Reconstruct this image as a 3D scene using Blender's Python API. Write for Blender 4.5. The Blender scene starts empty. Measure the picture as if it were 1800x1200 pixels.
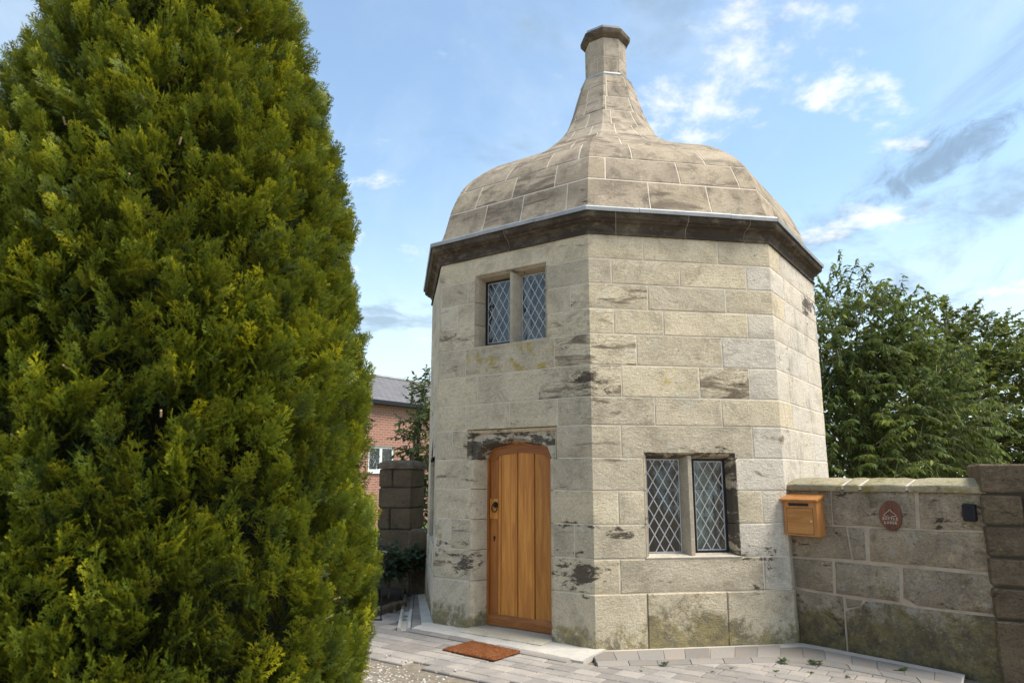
import bpy, math, random
import numpy as np
from mathutils import Vector, Matrix, noise
PI = math.pi
R = math.radians
scene = bpy.context.scene
C = scene.collection
rnd = random.Random(7)

# ------------------------------------------------------------------ camera
cam_d = bpy.data.cameras.new('camera')
cam = bpy.data.objects.new('camera', cam_d)
C.objects.link(cam)
cam.location = (0, 0, 1.481)
cam.rotation_euler = (R(90 + 10.764), R(-0.08), 0)
cam_d.sensor_width = 36
cam_d.lens = 1246.2 / 1800 * 36
cam_d.clip_start = 0.05
cam_d.clip_end = 2000
cam_d.dof.use_dof = True
cam_d.dof.focus_distance = 7.0
cam_d.dof.aperture_fstop = 3.2
scene.camera = cam

# ------------------------------------------------------------------ light
SUN_AZ, SUN_EL = -20.0, 58.0          # degrees, azimuth counted from +X
world = bpy.data.worlds.new('World')
scene.world = world
world.use_nodes = True
wt = world.node_tree
wt.nodes.clear()


class NG:
    """tiny helper for building node trees"""
    def __init__(self, nt):
        self.nt = nt

    def n(self, typ, _props=None, **inp):
        nd = self.nt.nodes.new(typ)
        for k, v in (_props or {}).items():
            setattr(nd, k, v)
        for k, v in inp.items():
            key = k.replace('_', ' ')
            s = nd.inputs[key] if key in nd.inputs else nd.inputs[int(k[1:])]
            self.set(s, v)
        return nd

    def set(self, s, v):
        if isinstance(v, bpy.types.NodeSocket):
            self.nt.links.new(v, s)
        elif isinstance(v, bpy.types.Node):
            self.nt.links.new(v.outputs[0], s)
        else:
            if hasattr(s, 'default_value'):
                if isinstance(v, (tuple, list)) and len(v) == 3 and len(s.default_value) == 4:
                    v = (*v, 1)
                s.default_value = v

    def math(self, op, a, b=0.0, c=0.0, clamp=False):
        nd = self.n('ShaderNodeMath', {'operation': op, 'use_clamp': clamp})
        self.set(nd.inputs[0], a); self.set(nd.inputs[1], b); self.set(nd.inputs[2], c)
        return nd.outputs[0]

    def vmath(self, op, a, b=(0, 0, 0)):
        nd = self.n('ShaderNodeVectorMath', {'operation': op})
        self.set(nd.inputs[0], a); self.set(nd.inputs[1], b)
        return nd.outputs['Value'] if op in ('DOT_PRODUCT', 'LENGTH') else nd.outputs[0]

    def mix(self, f, a, b, blend='MIX'):
        nd = self.n('ShaderNodeMix', {'data_type': 'RGBA', 'blend_type': blend, 'clamp_factor': True})
        self.set(nd.inputs[0], f); self.set(nd.inputs[6], a); self.set(nd.inputs[7], b)
        return nd.outputs[2]

    def noise(self, vec, scale, detail=4, rough=0.55, dist=0.0):
        nd = self.n('ShaderNodeTexNoise', None, Vector=vec, Scale=scale, Detail=detail, Roughness=rough, Distortion=dist)
        return nd.outputs[0]

    def step(self, x, lo, hi):
        nd = self.n('ShaderNodeMapRange', {'interpolation_type': 'SMOOTHSTEP'})
        self.set(nd.inputs[0], x); self.set(nd.inputs[1], lo); self.set(nd.inputs[2], hi)
        return nd.outputs[0]

    def attr(self, name, kind='OBJECT'):
        nd = self.n('ShaderNodeAttribute', {'attribute_type': kind, 'attribute_name': name})
        return nd.outputs['Fac']

    def scale(self, vec, s):
        return self.vmath('MULTIPLY', vec, s)


g = NG(wt)
tc = g.n('ShaderNodeTexCoord')
D = tc.outputs['Generated']
sky = g.n('ShaderNodeTexSky', {'sky_type': 'NISHITA', 'sun_disc': False, 'sun_elevation': R(SUN_EL),
                               'sun_rotation': R(90 - SUN_AZ), 'altitude': 50, 'air_density': 1.0,
                               'dust_density': 1.2, 'ozone_density': 1.2})
sep = g.n('ShaderNodeSeparateXYZ', None, Vector=D)
zc = g.math('MAXIMUM', sep.outputs[2], 0.0)
inv = g.math('DIVIDE', 1.0, g.math('ADD', zc, 0.22))
flat = g.scale(D, g.n('ShaderNodeCombineXYZ', None, X=inv, Y=inv, Z=0.0).outputs[0])
# thin high veil, puffy fair weather clouds and a few grey undersides
veil = g.step(g.noise(g.scale(flat, (1.0, 0.55, 1)), 1.6, 9, 0.62, 0.5), 0.42, 0.80)
pf = g.noise(g.vmath('ADD', flat, (3.7, 1.15, 0.0)), 2.3, 11, 0.60, 0.15)
puff = g.step(pf, 0.560, 0.68)
gsel = g.noise(g.vmath('ADD', flat, (0.6, 6.3, 2.0)), 1.9, 9, 0.62, 0.6)
grey = g.math('MULTIPLY', g.step(gsel, 0.50, 0.66), 0.7)
haze_low = g.step(sep.outputs[2], 0.42, -0.02)
c0 = g.mix(g.math('MULTIPLY_ADD', haze_low, 0.66, 0.08), g.mix(1.0, sky.outputs[0], (0.94, 1.03, 0.98), 'MULTIPLY'), (3.6, 3.95, 4.1))
c1 = g.mix(g.math('MULTIPLY', veil, 0.5), c0, (3.6, 3.95, 4.05))
c2 = g.mix(grey, c1, (1.25, 1.7, 2.15))
rel = g.vmath('SUBTRACT', flat, (0.85, 1.37, 0.0))
bx_ = g.vmath('DOT_PRODUCT', rel, (0.2386 / 0.34, -0.9711 / 0.34, 0.0))
by_ = g.vmath('DOT_PRODUCT', rel, (0.9711 / 0.085, 0.2386 / 0.085, 0.0))
bd = g.math('SQRT', g.math('ADD', g.math('MULTIPLY', bx_, bx_), g.math('MULTIPLY', by_, by_)))
bn = g.noise(g.scale(flat, (1.6, 0.9, 1)), 9.0, 9, 0.65, 0.7)
bank = g.step(g.math('ADD', g.math('MULTIPLY', bd, -0.55), g.math('MULTIPLY', bn, 1.5)), 0.25, 0.75)
c2 = g.mix(g.math('MULTIPLY', bank, 0.75), c2, (0.95, 1.35, 1.8))
c3 = g.mix(g.math('MULTIPLY', puff, 0.9), c2, (4.7, 4.6, 4.5))
bg = g.n('ShaderNodeBackground', None, Color=c3, Strength=0.135)
wo = g.n('ShaderNodeOutputWorld')
wt.links.new(bg.outputs[0], wo.inputs[0])

sun_d = bpy.data.lights.new('sun', 'SUN')
sun_d.energy = 2.5
sun_d.angle = R(24)
sun_d.color = (1.0, 0.94, 0.84)
sun = bpy.data.objects.new('sun', sun_d)
C.objects.link(sun)
sv = Vector((math.cos(R(SUN_AZ)) * math.cos(R(SUN_EL)), math.sin(R(SUN_AZ)) * math.cos(R(SUN_EL)), math.sin(R(SUN_EL))))
sun.rotation_euler = sv.to_track_quat('Z', 'Y').to_euler()
sun.location = sv * 30

scene.view_settings.view_transform = 'Standard'
scene.view_settings.look = 'None'
scene.view_settings.gamma = 1
scene.view_settings.exposure = 1.08
scene.view_settings.use_curve_mapping = False
scene.cycles.max_bounces = 6
scene.cycles.diffuse_bounces = 3
scene.cycles.glossy_bounces = 3
scene.cycles.transparent_max_bounces = 6

# ------------------------------------------------------------------ mesh helpers
WM = {}                                # world matrix of every object made


def link(o, parent, loc):
    C.objects.link(o)
    o.location = loc
    WM[o.name] = Matrix.Translation(loc)
    if parent is not None:
        o.parent = parent
        o.matrix_parent_inverse = WM[parent.name].inverted()
    return o


def mesh_obj(name, verts, faces, mat, parent=None, sharp=30, base=False, props=None):
    v = np.asarray(verts, dtype=np.float64)
    lo, hi = v.min(0), v.max(0)
    c = (lo + hi) / 2
    if base:
        c[2] = lo[2]
    me = bpy.data.meshes.new(name)
    me.from_pydata((v - c).tolist(), [], faces)
    me.materials.append(mat)
    if sharp:
        me.polygons.foreach_set('use_smooth', [True] * len(me.polygons))
        me.set_sharp_from_angle(angle=R(sharp))
    me.update()
    o = bpy.data.objects.new(name, me)
    link(o, parent, Vector(c))
    for k, x in (props or {}).items():
        o[k] = x
    return o


def raw_mesh(name, V, F, mat, parent=None, tone=None, smooth=False):
    """fast path: V (n,3) float array, F (m,3 or 4) int array"""
    V = np.asarray(V, np.float32); F = np.asarray(F, np.int32)
    c = (V.min(0) + V.max(0)) / 2
    me = bpy.data.meshes.new(name)
    me.vertices.add(len(V)); me.vertices.foreach_set('co', (V - c).ravel())
    k = F.shape[1]
    me.loops.add(F.size); me.loops.foreach_set('vertex_index', F.ravel())
    me.polygons.add(len(F))
    me.polygons.foreach_set('loop_start', np.arange(0, F.size, k, dtype=np.int32))
    if smooth:
        me.polygons.foreach_set('use_smooth', np.ones(len(F), bool))
    me.materials.append(mat)
    me.update(calc_edges=True)
    if tone is not None:
        a = me.attributes.new('tone', 'FLOAT', 'POINT')
        a.data.foreach_set('value', np.asarray(tone, np.float32))
    o = bpy.data.objects.new(name, me)
    return link(o, parent, Vector(c.tolist()))


def empty(name, loc):
    o = bpy.data.objects.new(name, None)
    o.empty_display_size = 0.2
    return link(o, None, Vector(loc))


def tag(o, label=None, cat=None, group=None, kind=None):
    if label: o['label'] = label
    if cat: o['category'] = cat
    if group: o['group'] = group
    if kind: o['kind'] = kind
    return o


class MB:
    """collects polygons"""
    def __init__(self):
        self.v = []; self.f = []

    def add(self, vs, fs):
        o = len(self.v)
        self.v += [tuple(p) for p in vs]
        self.f += [tuple(i + o for i in q) for q in fs]
        return self

    def hexa(self, b, t):
        """bottom quad + top quad (both counter clockwise seen from above)"""
        return self.add(list(b) + list(t), [(3, 2, 1, 0), (4, 5, 6, 7), (0, 1, 5, 4), (1, 2, 6, 5), (2, 3, 7, 6), (3, 0, 4, 7)])

    def box(self, lo, hi, M=None):
        x0, y0, z0 = lo; x1, y1, z1 = hi
        vs = [Vector(p) for p in ((x0, y0, z0), (x1, y0, z0), (x1, y1, z0), (x0, y1, z0), (x0, y0, z1), (x1, y0, z1), (x1, y1, z1), (x0, y1, z1))]
        if M is not None: vs = [M @ p for p in vs]
        return self.hexa(vs[:4], vs[4:])

    def bevbox(self, lo, hi, c, M=None, jit=0.0, rn=None):
        """box with all edges chamfered by c"""
        x0, y0, z0 = lo; x1, y1, z1 = hi
        xs = (x0, x1); ys = (y0, y1); zs = (z0, z1)
        vs = []; idx = {}
        for i in (0, 1):
            for j in (0, 1):
                for k in (0, 1):
                    s = (1 if i == 0 else -1, 1 if j == 0 else -1, 1 if k == 0 else -1)
                    jj = [(rn.uniform(-jit, jit) if jit else 0) for _ in range(3)]
                    p = Vector((xs[i] + jj[0], ys[j] + jj[1], zs[k] + jj[2]))
                    for ax in range(3):
                        q = p.copy()
                        for a2 in range(3):
                            if a2 != ax: q[a2] += s[a2] * c
                        idx[i, j, k, ax] = len(vs); vs.append(q)
        fs = []
        cs = [(0, 0), (1, 0), (1, 1), (0, 1)]
        for k in (0, 1):
            L = [idx[i, j, k, 2] for i, j in cs]; fs.append(L if k else L[::-1])
            L = [idx[i, k, j, 1] for i, j in cs]; fs.append(L[::-1] if k else L)
            L = [idx[k, i, j, 0] for i, j in cs]; fs.append(L if k else L[::-1])
        for a in (0, 1):
            for b in (0, 1):
                fs.append([idx[0, a, b, 1], idx[1, a, b, 1], idx[1, a, b, 2], idx[0, a, b, 2]])
                fs.append([idx[a, 0, b, 0], idx[a, 1, b, 0], idx[a, 1, b, 2], idx[a, 0, b, 2]])
                fs.append([idx[a, b, 0, 0], idx[a, b, 1, 0], idx[a, b, 1, 1], idx[a, b, 0, 1]])
        for i in (0, 1):
            for j in (0, 1):
                for k in (0, 1):
                    fs.append([idx[i, j, k, 0], idx[i, j, k, 1], idx[i, j, k, 2]])
        # orient outward
        cen = Vector(((x0 + x1) / 2, (y0 + y1) / 2, (z0 + z1) / 2))
        out = []
        for f_ in fs:
            a, b, c_ = vs[f_[0]], vs[f_[1]], vs[f_[2]]
            nn = (b - a).cross(c_ - a)
            mid = sum((vs[q] for q in f_), Vector()) / len(f_) - cen
            out.append(f_ if nn.dot(mid) > 0 else f_[::-1])
        if M is not None: vs = [M @ p for p in vs]
        return self.add(vs, out)

    def prism(self, poly, F, o0, o1):
        """poly list of (u,z) counter clockwise seen from outside; F(u,z,off) -> point; o0 back, o1 front"""
        n = len(poly)
        vs = [F(u, z, o0) for u, z in poly] + [F(u, z, o1) for u, z in poly]
        fs = [tuple(range(n))[::-1], tuple(range(n, 2 * n))]
        fs += [(i, (i + 1) % n, n + (i + 1) % n, n + i) for i in range(n)]
        return self.add(vs, fs)

    def tube(self, pts, rad, n=6, cap=True):
        pts = [Vector(p) for p in pts]
        if not isinstance(rad, (list, tuple)): rad = [rad] * len(pts)
        vs = []; fs = []
        ref = Vector((0.31, 0.17, 0.93))
        for i, p in enumerate(pts):
            t = (pts[min(i + 1, len(pts) - 1)] - pts[max(i - 1, 0)]).normalized()
            a = t.cross(ref)
            if a.length < 1e-3: a = t.cross(Vector((1, 0, 0)))
            a.normalize(); b = t.cross(a)
            for k in range(n):
                w = 2 * PI * k / n
                vs.append(p + (a * math.cos(w) + b * math.sin(w)) * rad[i])
        for i in range(len(pts) - 1):
            for k in range(n):
                k2 = (k + 1) % n
                fs.append((i * n + k, i * n + k2, (i + 1) * n + k2, (i + 1) * n + k))
        if cap:
            fs.append(tuple(range(n))[::-1]); m = (len(pts) - 1) * n
            fs.append(tuple(range(m, m + n)))
        return self.add(vs, fs)

    def build(self, name, mat, parent=None, **kw):
        return mesh_obj(name, self.v, self.f, mat, parent, **kw)


# ------------------------------------------------------------------ materials
def new_mat(name):
    m = bpy.data.materials.new(name)
    m.use_nodes = True
    m.node_tree.nodes.clear()
    g = NG(m.node_tree)
    out = g.n('ShaderNodeOutputMaterial')
    return m, g, out


def principled(g, out, color, rough=0.8, normal=None, metal=0.0, spec=0.3, **kw):
    b = g.n('ShaderNodeBsdfPrincipled')
    g.set(b.inputs['Base Color'], color); g.set(b.inputs['Roughness'], rough)
    g.set(b.inputs['Metallic'], metal); g.set(b.inputs['Specular IOR Level'], spec)
    for k, v in kw.items(): g.set(b.inputs[k.replace('_', ' ')], v)
    if normal is not None: g.set(b.inputs['Normal'], normal)
    g.nt.links.new(b.outputs[0], out.inputs[0])
    return b


def bump(g, h, strength=0.5, dist=0.01, prev=None):
    b = g.n('ShaderNodeBump', None, Height=h, Strength=strength, Distance=dist)
    if prev is not None: g.set(b.inputs['Normal'], prev)
    return b.outputs[0]


def stone_mat(name, ca, cb, cc, soot_c=(0.058, 0.045, 0.034), bed_c=(0.17, 0.13, 0.09), moss_c=(0.27, 0.215, 0.065),
              lich_c=(0.42, 0.31, 0.05), rough_amp=1.0, moss_z=None, soot0=0.0, grey0=0.0, moss0=0.0, patch=0.25, blobs=()):
    """weathered sandstone: three body tones, bedding streaks, soot crust, moss near the ground, lichen"""
    m, g, out = new_mat(name)
    P = g.n('ShaderNodeNewGeometry').outputs['Position']
    oi = g.n('ShaderNodeObjectInfo').outputs['Random']
    off = g.n('ShaderNodeCombineXYZ', None, X=g.math('MULTIPLY', oi, 37.0), Y=g.math('MULTIPLY', oi, 11.0), Z=g.math('MULTIPLY', oi, 23.0)).outputs[0]
    Q = g.vmath('ADD', P, off)
    big = g.noise(Q, 1.7, 5, 0.6, 0.3)
    mid = g.noise(Q, 7.0, 6, 0.65)
    fin = g.noise(P, 85.0, 5, 0.75)
    vfin = g.noise(P, 260.0, 3, 0.7)
    col = g.mix(g.step(big, 0.35, 0.65), ca, cb)
    col = g.mix(g.math('MULTIPLY', g.step(mid, 0.50, 0.74), 0.6), col, cc)
    # per stone brightness
    col = g.mix(1.0, col, g.n('ShaderNodeCombineColor', None, Red=g.math('MULTIPLY_ADD', oi, 0.22, 0.90), Green=g.math('MULTIPLY_ADD', oi, 0.21, 0.90), Blue=g.math('MULTIPLY_ADD', oi, 0.16, 0.91)).outputs[0], 'MULTIPLY')
    pale = g.attr('pale')
    col = g.mix(g.math('MULTIPLY', pale, 0.8), col, (0.66, 0.60, 0.52))
    # grain and dark pits
    gr = g.math('MULTIPLY_ADD', fin, 1.7, 0.15)
    gc = g.n('ShaderNodeCombineColor', None, Red=gr, Green=gr, Blue=gr).outputs[0]
    col = g.mix(0.75, col, gc, 'MULTIPLY')
    pit = g.step(g.noise(g.scale(Q, (1, 1, 2.6)), 46.0, 7, 0.82), 0.565, 0.66)
    col = g.mix(g.math('MULTIPLY', pit, 0.62), col, tuple(x * 0.36 for x in cc))
    pt = g.noise(P, 3.1, 10, 0.76, 0.6)
    col = g.mix(g.math('MULTIPLY', g.step(pt, 0.47, 0.66), patch), col, tuple(x * 0.42 for x in cc))
    pl = g.noise(g.vmath('ADD', P, (5.0, 2.0, 9.0)), 5.2, 10, 0.76, 0.4)
    col = g.mix(g.math('MULTIPLY', g.step(pl, 0.52, 0.70), patch * 0.9), col, tuple(min(0.62, x * 1.35) for x in ca))
    # bedding streaks
    bedv = g.noise(g.scale(Q, (1.0, 1.0, 4.2)), 1.7, 9, 0.66, 0.7)
    bedm = g.step(g.math('ADD', bedv, g.math('MULTIPLY', g.attr('bed'), 0.20)), 0.65, 0.75)
    col = g.mix(g.math('MULTIPLY', bedm, 0.82), col, bed_c)
    crack = g.step(g.math('ABSOLUTE', g.math('SUBTRACT', g.noise(g.scale(Q, (1.3, 1.3, 4.5)), 3.4, 8, 0.7, 1.1), 0.5)), 0.016, 0.0)
    crm = g.math('MULTIPLY', crack, g.math('MULTIPLY_ADD', g.attr('bed'), 0.42, 0.0))
    col = g.mix(crm, col, (0.075, 0.055, 0.04))
    # soot crust
    sn = g.noise(g.scale(P, (0.8, 0.8, 2.0)), 4.6, 11, 0.78, 0.35)
    sn = g.math('MULTIPLY_ADD', sn, 3.0, -1.0)
    for (bx, by, bz), rx, rz, wt_ in blobs:
        dv = g.vmath('MULTIPLY', g.vmath('SUBTRACT', P, (bx, by, bz)), (0.52 / rx, 0.52 / rx, 0.52 / rz))
        sn = g.math('ADD', sn, g.math('MULTIPLY', g.step(g.vmath('LENGTH', dv), 1.0, 0.0), wt_ * 1.12))
    sm = g.step(g.math('ADD', sn, g.math('MULTIPLY_ADD', g.attr('soot'), 0.95, soot0)), 0.94, 1.06)
    col = g.mix(g.math('MULTIPLY', sm, 0.88), col, soot_c)
    # grey-white lichen
    gl = g.step(g.math('ADD', g.noise(Q, 9.0, 9, 0.75, 0.2), g.math('MULTIPLY_ADD', g.attr('lichen'), 0.16, grey0)), 0.70, 0.78)
    col = g.mix(g.math('MULTIPLY', gl, 0.6), col, (0.42, 0.41, 0.36))
    # ochre lichen
    ol = g.step(g.math('ADD', g.noise(P, 6.5, 9, 0.7, 0.3), g.math('MULTIPLY', g.attr('ochre'), 0.3)), 0.73, 0.84)
    col = g.mix(g.math('MULTIPLY', ol, 0.75), col, lich_c)
    # moss, thick in patches
    mo = g.math('ADD', g.math('MULTIPLY_ADD', g.noise(P, 2.6, 9, 0.72, 0.5), 1.5, -0.65), g.math('MULTIPLY', g.noise(P, 19.0, 8, 0.78), 0.8))
    if moss_z is not None:
        sx = g.n('ShaderNodeSeparateXYZ', None, Vector=P)
        mz = g.step(sx.outputs[2], moss_z[1], moss_z[0])
        mo = g.math('ADD', mo, g.math('MULTIPLY', mz, 0.42))
    mo = g.math('ADD', mo, g.math('MULTIPLY_ADD', g.attr('moss'), 0.3, moss0))
    mm = g.step(mo, 0.68, 0.92)
    mc = g.mix(g.step(g.noise(P, 9, 8, 0.72, 0.3), 0.36, 0.62), moss_c, (moss_c[0] * 0.36, moss_c[1] * 0.36, moss_c[2] * 0.55))
    mc = g.mix(g.math('MULTIPLY', g.step(g.noise(P, 38, 6, 0.75), 0.56, 0.68), 0.55), mc, (0.46, 0.43, 0.33))
    col = g.mix(g.math('MULTIPLY', mm, 0.78), col, mc)
    h = g.math('ADD', g.math('MULTIPLY', fin, 0.55), g.math('MULTIPLY', g.noise(g.scale(Q, (1, 1, 1.8)), 28.0, 6, 0.7), 1.0))
    h = g.math('SUBTRACT', h, g.math('MULTIPLY', crm, 0.8))
    h = g.math('SUBTRACT', h, g.math('MULTIPLY', pit, 0.35))
    h = g.math('SUBTRACT', h, g.math('MULTIPLY', sm, 0.3))
    nrm = bump(g, h, 0.85 * rough_amp, 0.016)
    nrm = bump(g, g.noise(Q, 6.0, 4, 0.6), 0.5 * rough_amp, 0.03, nrm)
    principled(g, out, col, 0.92, nrm, spec=0.15)
    return m


def plain_mat(name, col, rough=0.7, var=0.25, nscale=12.0, bstr=0.3, metal=0.0, spec=0.3, col2=None, bdist=0.004, ovar=0.18):
    m, g, out = new_mat(name)
    P = g.n('ShaderNodeNewGeometry').outputs['Position']
    oi = g.n('ShaderNodeObjectInfo').outputs['Random']
    a = g.noise(P, nscale, 6, 0.65)
    b = g.noise(P, nscale * 9, 4, 0.7)
    c2 = col2 or tuple(c * (1 - var) for c in col)
    c = g.mix(g.step(a, 0.3, 0.7), col, c2)
    k = g.math('ADD', g.math('MULTIPLY_ADD', b, 0.5, 0.66), g.math('MULTIPLY_ADD', oi, ovar, 0.09 - ovar * 0.5))
    c = g.mix(0.8, c, g.n('ShaderNodeCombineColor', None, Red=k, Green=k, Blue=k).outputs[0], 'MULTIPLY')
    principled(g, out, c, rough, bump(g, b, bstr, bdist), metal, spec)
    return m


def wood_mat(name, ca, cb, axis, rough=0.45):
    """oak: long grain along axis ('z' or direction in the wall plane)"""
    m, g, out = new_mat(name)
    P = g.n('ShaderNodeNewGeometry').outputs['Position']
    oi = g.n('ShaderNodeObjectInfo').outputs['Random']
    off = g.n('ShaderNodeCombineXYZ', None, X=g.math('MULTIPLY', oi, 7.0), Y=g.math('MULTIPLY', oi, 3.0), Z=g.math('MULTIPLY', oi, 5.0)).outputs[0]
    s = (1, 1, 0.07) if axis == 'z' else (0.12, 0.12, 1)
    Q = g.scale(g.vmath('ADD', P, off), s)
    a = g.noise(Q, 22.0, 7, 0.65, 0.8)
    b = g.noise(Q, 120.0, 4, 0.7)
    big = g.noise(g.vmath('ADD', P, off), 3.0, 3, 0.5)
    c = g.mix(g.step(a, 0.34, 0.62), ca, cb)
    kn = g.step(g.noise(g.vmath('ADD', P, off), 6.0, 4, 0.6), 0.70, 0.78)
    c = g.mix(g.math('MULTIPLY', kn, 0.5), c, tuple(x * 0.35 for x in cb))
    k = g.math('ADD', g.math('MULTIPLY_ADD', b, 0.5, 0.46), g.math('ADD', g.math('MULTIPLY', oi, 0.38), g.math('MULTIPLY', big, 0.25)))
    c = g.mix(0.85, c, g.n('ShaderNodeCombineColor', None, Red=k, Green=k, Blue=k).outputs[0], 'MULTIPLY')
    principled(g, out, c, rough, bump(g, a, 0.25, 0.003), spec=0.35)
    return m


def leaf_mat(name, dark, light, tip, trans=0.35, rough=0.5):
    m, g, out = new_mat(name)
    P = g.n('ShaderNodeNewGeometry').outputs['Position']
    t = g.attr('tone', 'GEOMETRY')
    nz = g.noise(P, 2.2, 3, 0.6)
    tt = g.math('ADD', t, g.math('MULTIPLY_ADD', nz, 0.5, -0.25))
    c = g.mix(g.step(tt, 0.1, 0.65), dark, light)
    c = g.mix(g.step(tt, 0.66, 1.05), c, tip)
    b = g.n('ShaderNodeBsdfPrincipled')
    g.set(b.inputs['Base Color'], c); g.set(b.inputs['Roughness'], rough); g.set(b.inputs['Specular IOR Level'], 0.18)
    tr = g.n('ShaderNodeBsdfTranslucent', None, Color=g.mix(0.5, c, tip))
    mx = g.n('ShaderNodeMixShader', None, Fac=trans)
    g.nt.links.new(b.outputs[0], mx.inputs[1]); g.nt.links.new(tr.outputs[0], mx.inputs[2])
    g.nt.links.new(mx.outputs[0], out.inputs[0])
    return m


def _wp(k, u, z):
    """point on a face of the lodge"""
    a0, a1 = -1.80014 + k * PI / 4, -1.80014 + (k + 1) * PI / 4
    t = u / 1.83688
    return (1.264 + 2.4 * (math.cos(a0) * (1 - t) + math.cos(a1) * t), 8.760 + 2.4 * (math.sin(a0) * (1 - t) + math.sin(a1) * t), z)


# where soot has crusted on the lodge: (point, half width, half height, strength)
STAINS = [(_wp(-1, 1.62, .66), .26, .17, .40), (_wp(-1, .16, .70), .26, .13, .30), (_wp(-1, .40, .58), .14, .20, .26), (_wp(0, .22, 1.00), .42, .06, .36),
          (_wp(-1, 1.62, 1.07), .22, .045, .30), (_wp(-1, 1.74, 2.34), .32, .10, .30), (_wp(0, .05, 2.71), .40, .05, .30), (_wp(-1, 1.75, 3.08), .26, .05, .24),
          (_wp(0, 1.62, .62), .24, .20, .25), (_wp(0, 1.55, .80), .30, .06, .26), (_wp(0, 1.25, 1.72), .24, .05, .32), (_wp(1, 1.45, 3.42), .35, .26, .22),
          (_wp(0, 1.30, 2.36), .28, .10, .20), (_wp(0, .12, .62), .24, .08, .24), (_wp(-1, .42, 1.70), .10, .30, .26), (_wp(0, 1.62, 1.12), .22, .07, .24), (_wp(-1, .30, 2.95), .2, .06, .22)]
M = {}
M['ashlar'] = stone_mat('ashlar', (0.64, 0.545, 0.395), (0.565, 0.48, 0.345), (0.475, 0.402, 0.295), moss_z=(0.02, 0.42), patch=0.42, blobs=STAINS)
M['roofstone'] = stone_mat('roof_sandstone', (0.41, 0.335, 0.245), (0.305, 0.248, 0.182), (0.21, 0.175, 0.135), bed_c=(0.15, 0.115, 0.085),
                           lich_c=(0.30, 0.22, 0.07), rough_amp=0.5, patch=0.6)
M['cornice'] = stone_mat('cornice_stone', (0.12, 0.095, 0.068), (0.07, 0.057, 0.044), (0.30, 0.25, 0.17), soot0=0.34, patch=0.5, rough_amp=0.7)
M['darkstone'] = stone_mat('dark_wall_stone', (0.43, 0.345, 0.24), (0.30, 0.24, 0.168), (0.52, 0.425, 0.30), soot0=0.04,
                           grey0=0.07, moss0=0.10, moss_c=(0.23, 0.18, 0.06), moss_z=(0.0, 0.5), patch=0.75, rough_amp=1.5)
M['pierstone'] = stone_mat('pier_stone', (0.18, 0.132, 0.085), (0.12, 0.092, 0.062), (0.23, 0.175, 0.11), patch=0.6, rough_amp=1.3, soot0=0.03, grey0=0.02,
                           moss0=0.03, moss_c=(0.12, 0.11, 0.04))
M['coping'] = stone_mat('coping_stone', (0.40, 0.34, 0.22), (0.34, 0.30, 0.20), (0.24, 0.2, 0.13), moss0=0.06, moss_c=(0.33, 0.27, 0.06), grey0=0.05)
M['mortar'] = plain_mat('lime_mortar', (0.74, 0.65, 0.52), 0.95, 0.14, 9.0, 0.5)
M['mortar_roof'] = plain_mat('roof_mortar', (0.64, 0.56, 0.45), 0.95, 0.15, 9.0, 0.4)
M['mortar_dark'] = plain_mat('wall_mortar', (0.43, 0.345, 0.262), 0.95, 0.25, 7.0, 0.6)
M['mortar_shade'] = plain_mat('rustic_joint', (0.07, 0.06, 0.045), 0.95, 0.3, 9.0, 0.5)
M['reveal'] = stone_mat('window_stone', (0.43, 0.36, 0.26), (0.36, 0.30, 0.22), (0.29, 0.24, 0.18), rough_amp=0.5)
M['lead'] = plain_mat('lead_sheet', (0.36, 0.37, 0.375), 0.5, 0.25, 5.0, 0.15, metal=0.25, spec=0.4)
M['came'] = plain_mat('lead_came', (0.44, 0.45, 0.45), 0.45, 0.2, 30.0, 0.1, metal=0.3)
M['iron'] = plain_mat('black_iron', (0.02, 0.018, 0.018), 0.45, 0.3, 30.0, 0.2, metal=0.4)
M['oak'] = wood_mat('golden_oak', (0.60, 0.25, 0.044), (0.43, 0.155, 0.026), 'z')
M['oak_dark'] = wood_mat('brown_oak', (0.40, 0.145, 0.030), (0.28, 0.092, 0.020), 'z')
M['oak_rail'] = wood_mat('brown_oak_rail', (0.40, 0.145, 0.030), (0.28, 0.092, 0.020), 'u')
M['box_oak'] = wood_mat('letterbox_oak', (0.52, 0.25, 0.07), (0.40, 0.17, 0.045), 'u')
M['box_edge'] = wood_mat('letterbox_edge', (0.46, 0.21, 0.065), (0.38, 0.155, 0.045), 'z')
M['plaque'] = wood_mat('plaque_wood', (0.15, 0.055, 0.028), (0.075, 0.028, 0.017), 'z', 0.4)
M['white'] = plain_mat('white_paint', (0.75, 0.74, 0.71), 0.5, 0.06, 20.0, 0.05)
M['letter'] = plain_mat('cream_letter', (0.72, 0.62, 0.50), 0.6, 0.05, 20.0, 0.05)
M['black'] = plain_mat('black_plastic', (0.012, 0.013, 0.018), 0.35, 0.2, 20.0, 0.1)
M['chrome'] = plain_mat('steel', (0.6, 0.6, 0.6), 0.3, 0.1, 20.0, 0.05, metal=0.9)
M['dark_room'] = plain_mat('room_wall', (0.10, 0.095, 0.085), 0.9, 0.2, 3.0, 0.1)
M['curtain'] = plain_mat('curtain', (0.50, 0.55, 0.48), 0.9, 0.15, 6.0, 0.2)
M['paver'] = plain_mat('grey_paver', (0.33, 0.285, 0.24), 0.9, 0.16, 4.0, 0.7, col2=(0.24, 0.22, 0.20), ovar=0.5)
M['joint'] = plain_mat('paver_joint', (0.26, 0.215, 0.16), 1.0, 0.4, 14.0, 0.6)
M['kerb'] = plain_mat('kerb_brick', (0.235, 0.222, 0.205), 0.85, 0.22, 8.0, 0.7, col2=(0.27, 0.225, 0.185), ovar=0.4)
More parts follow.
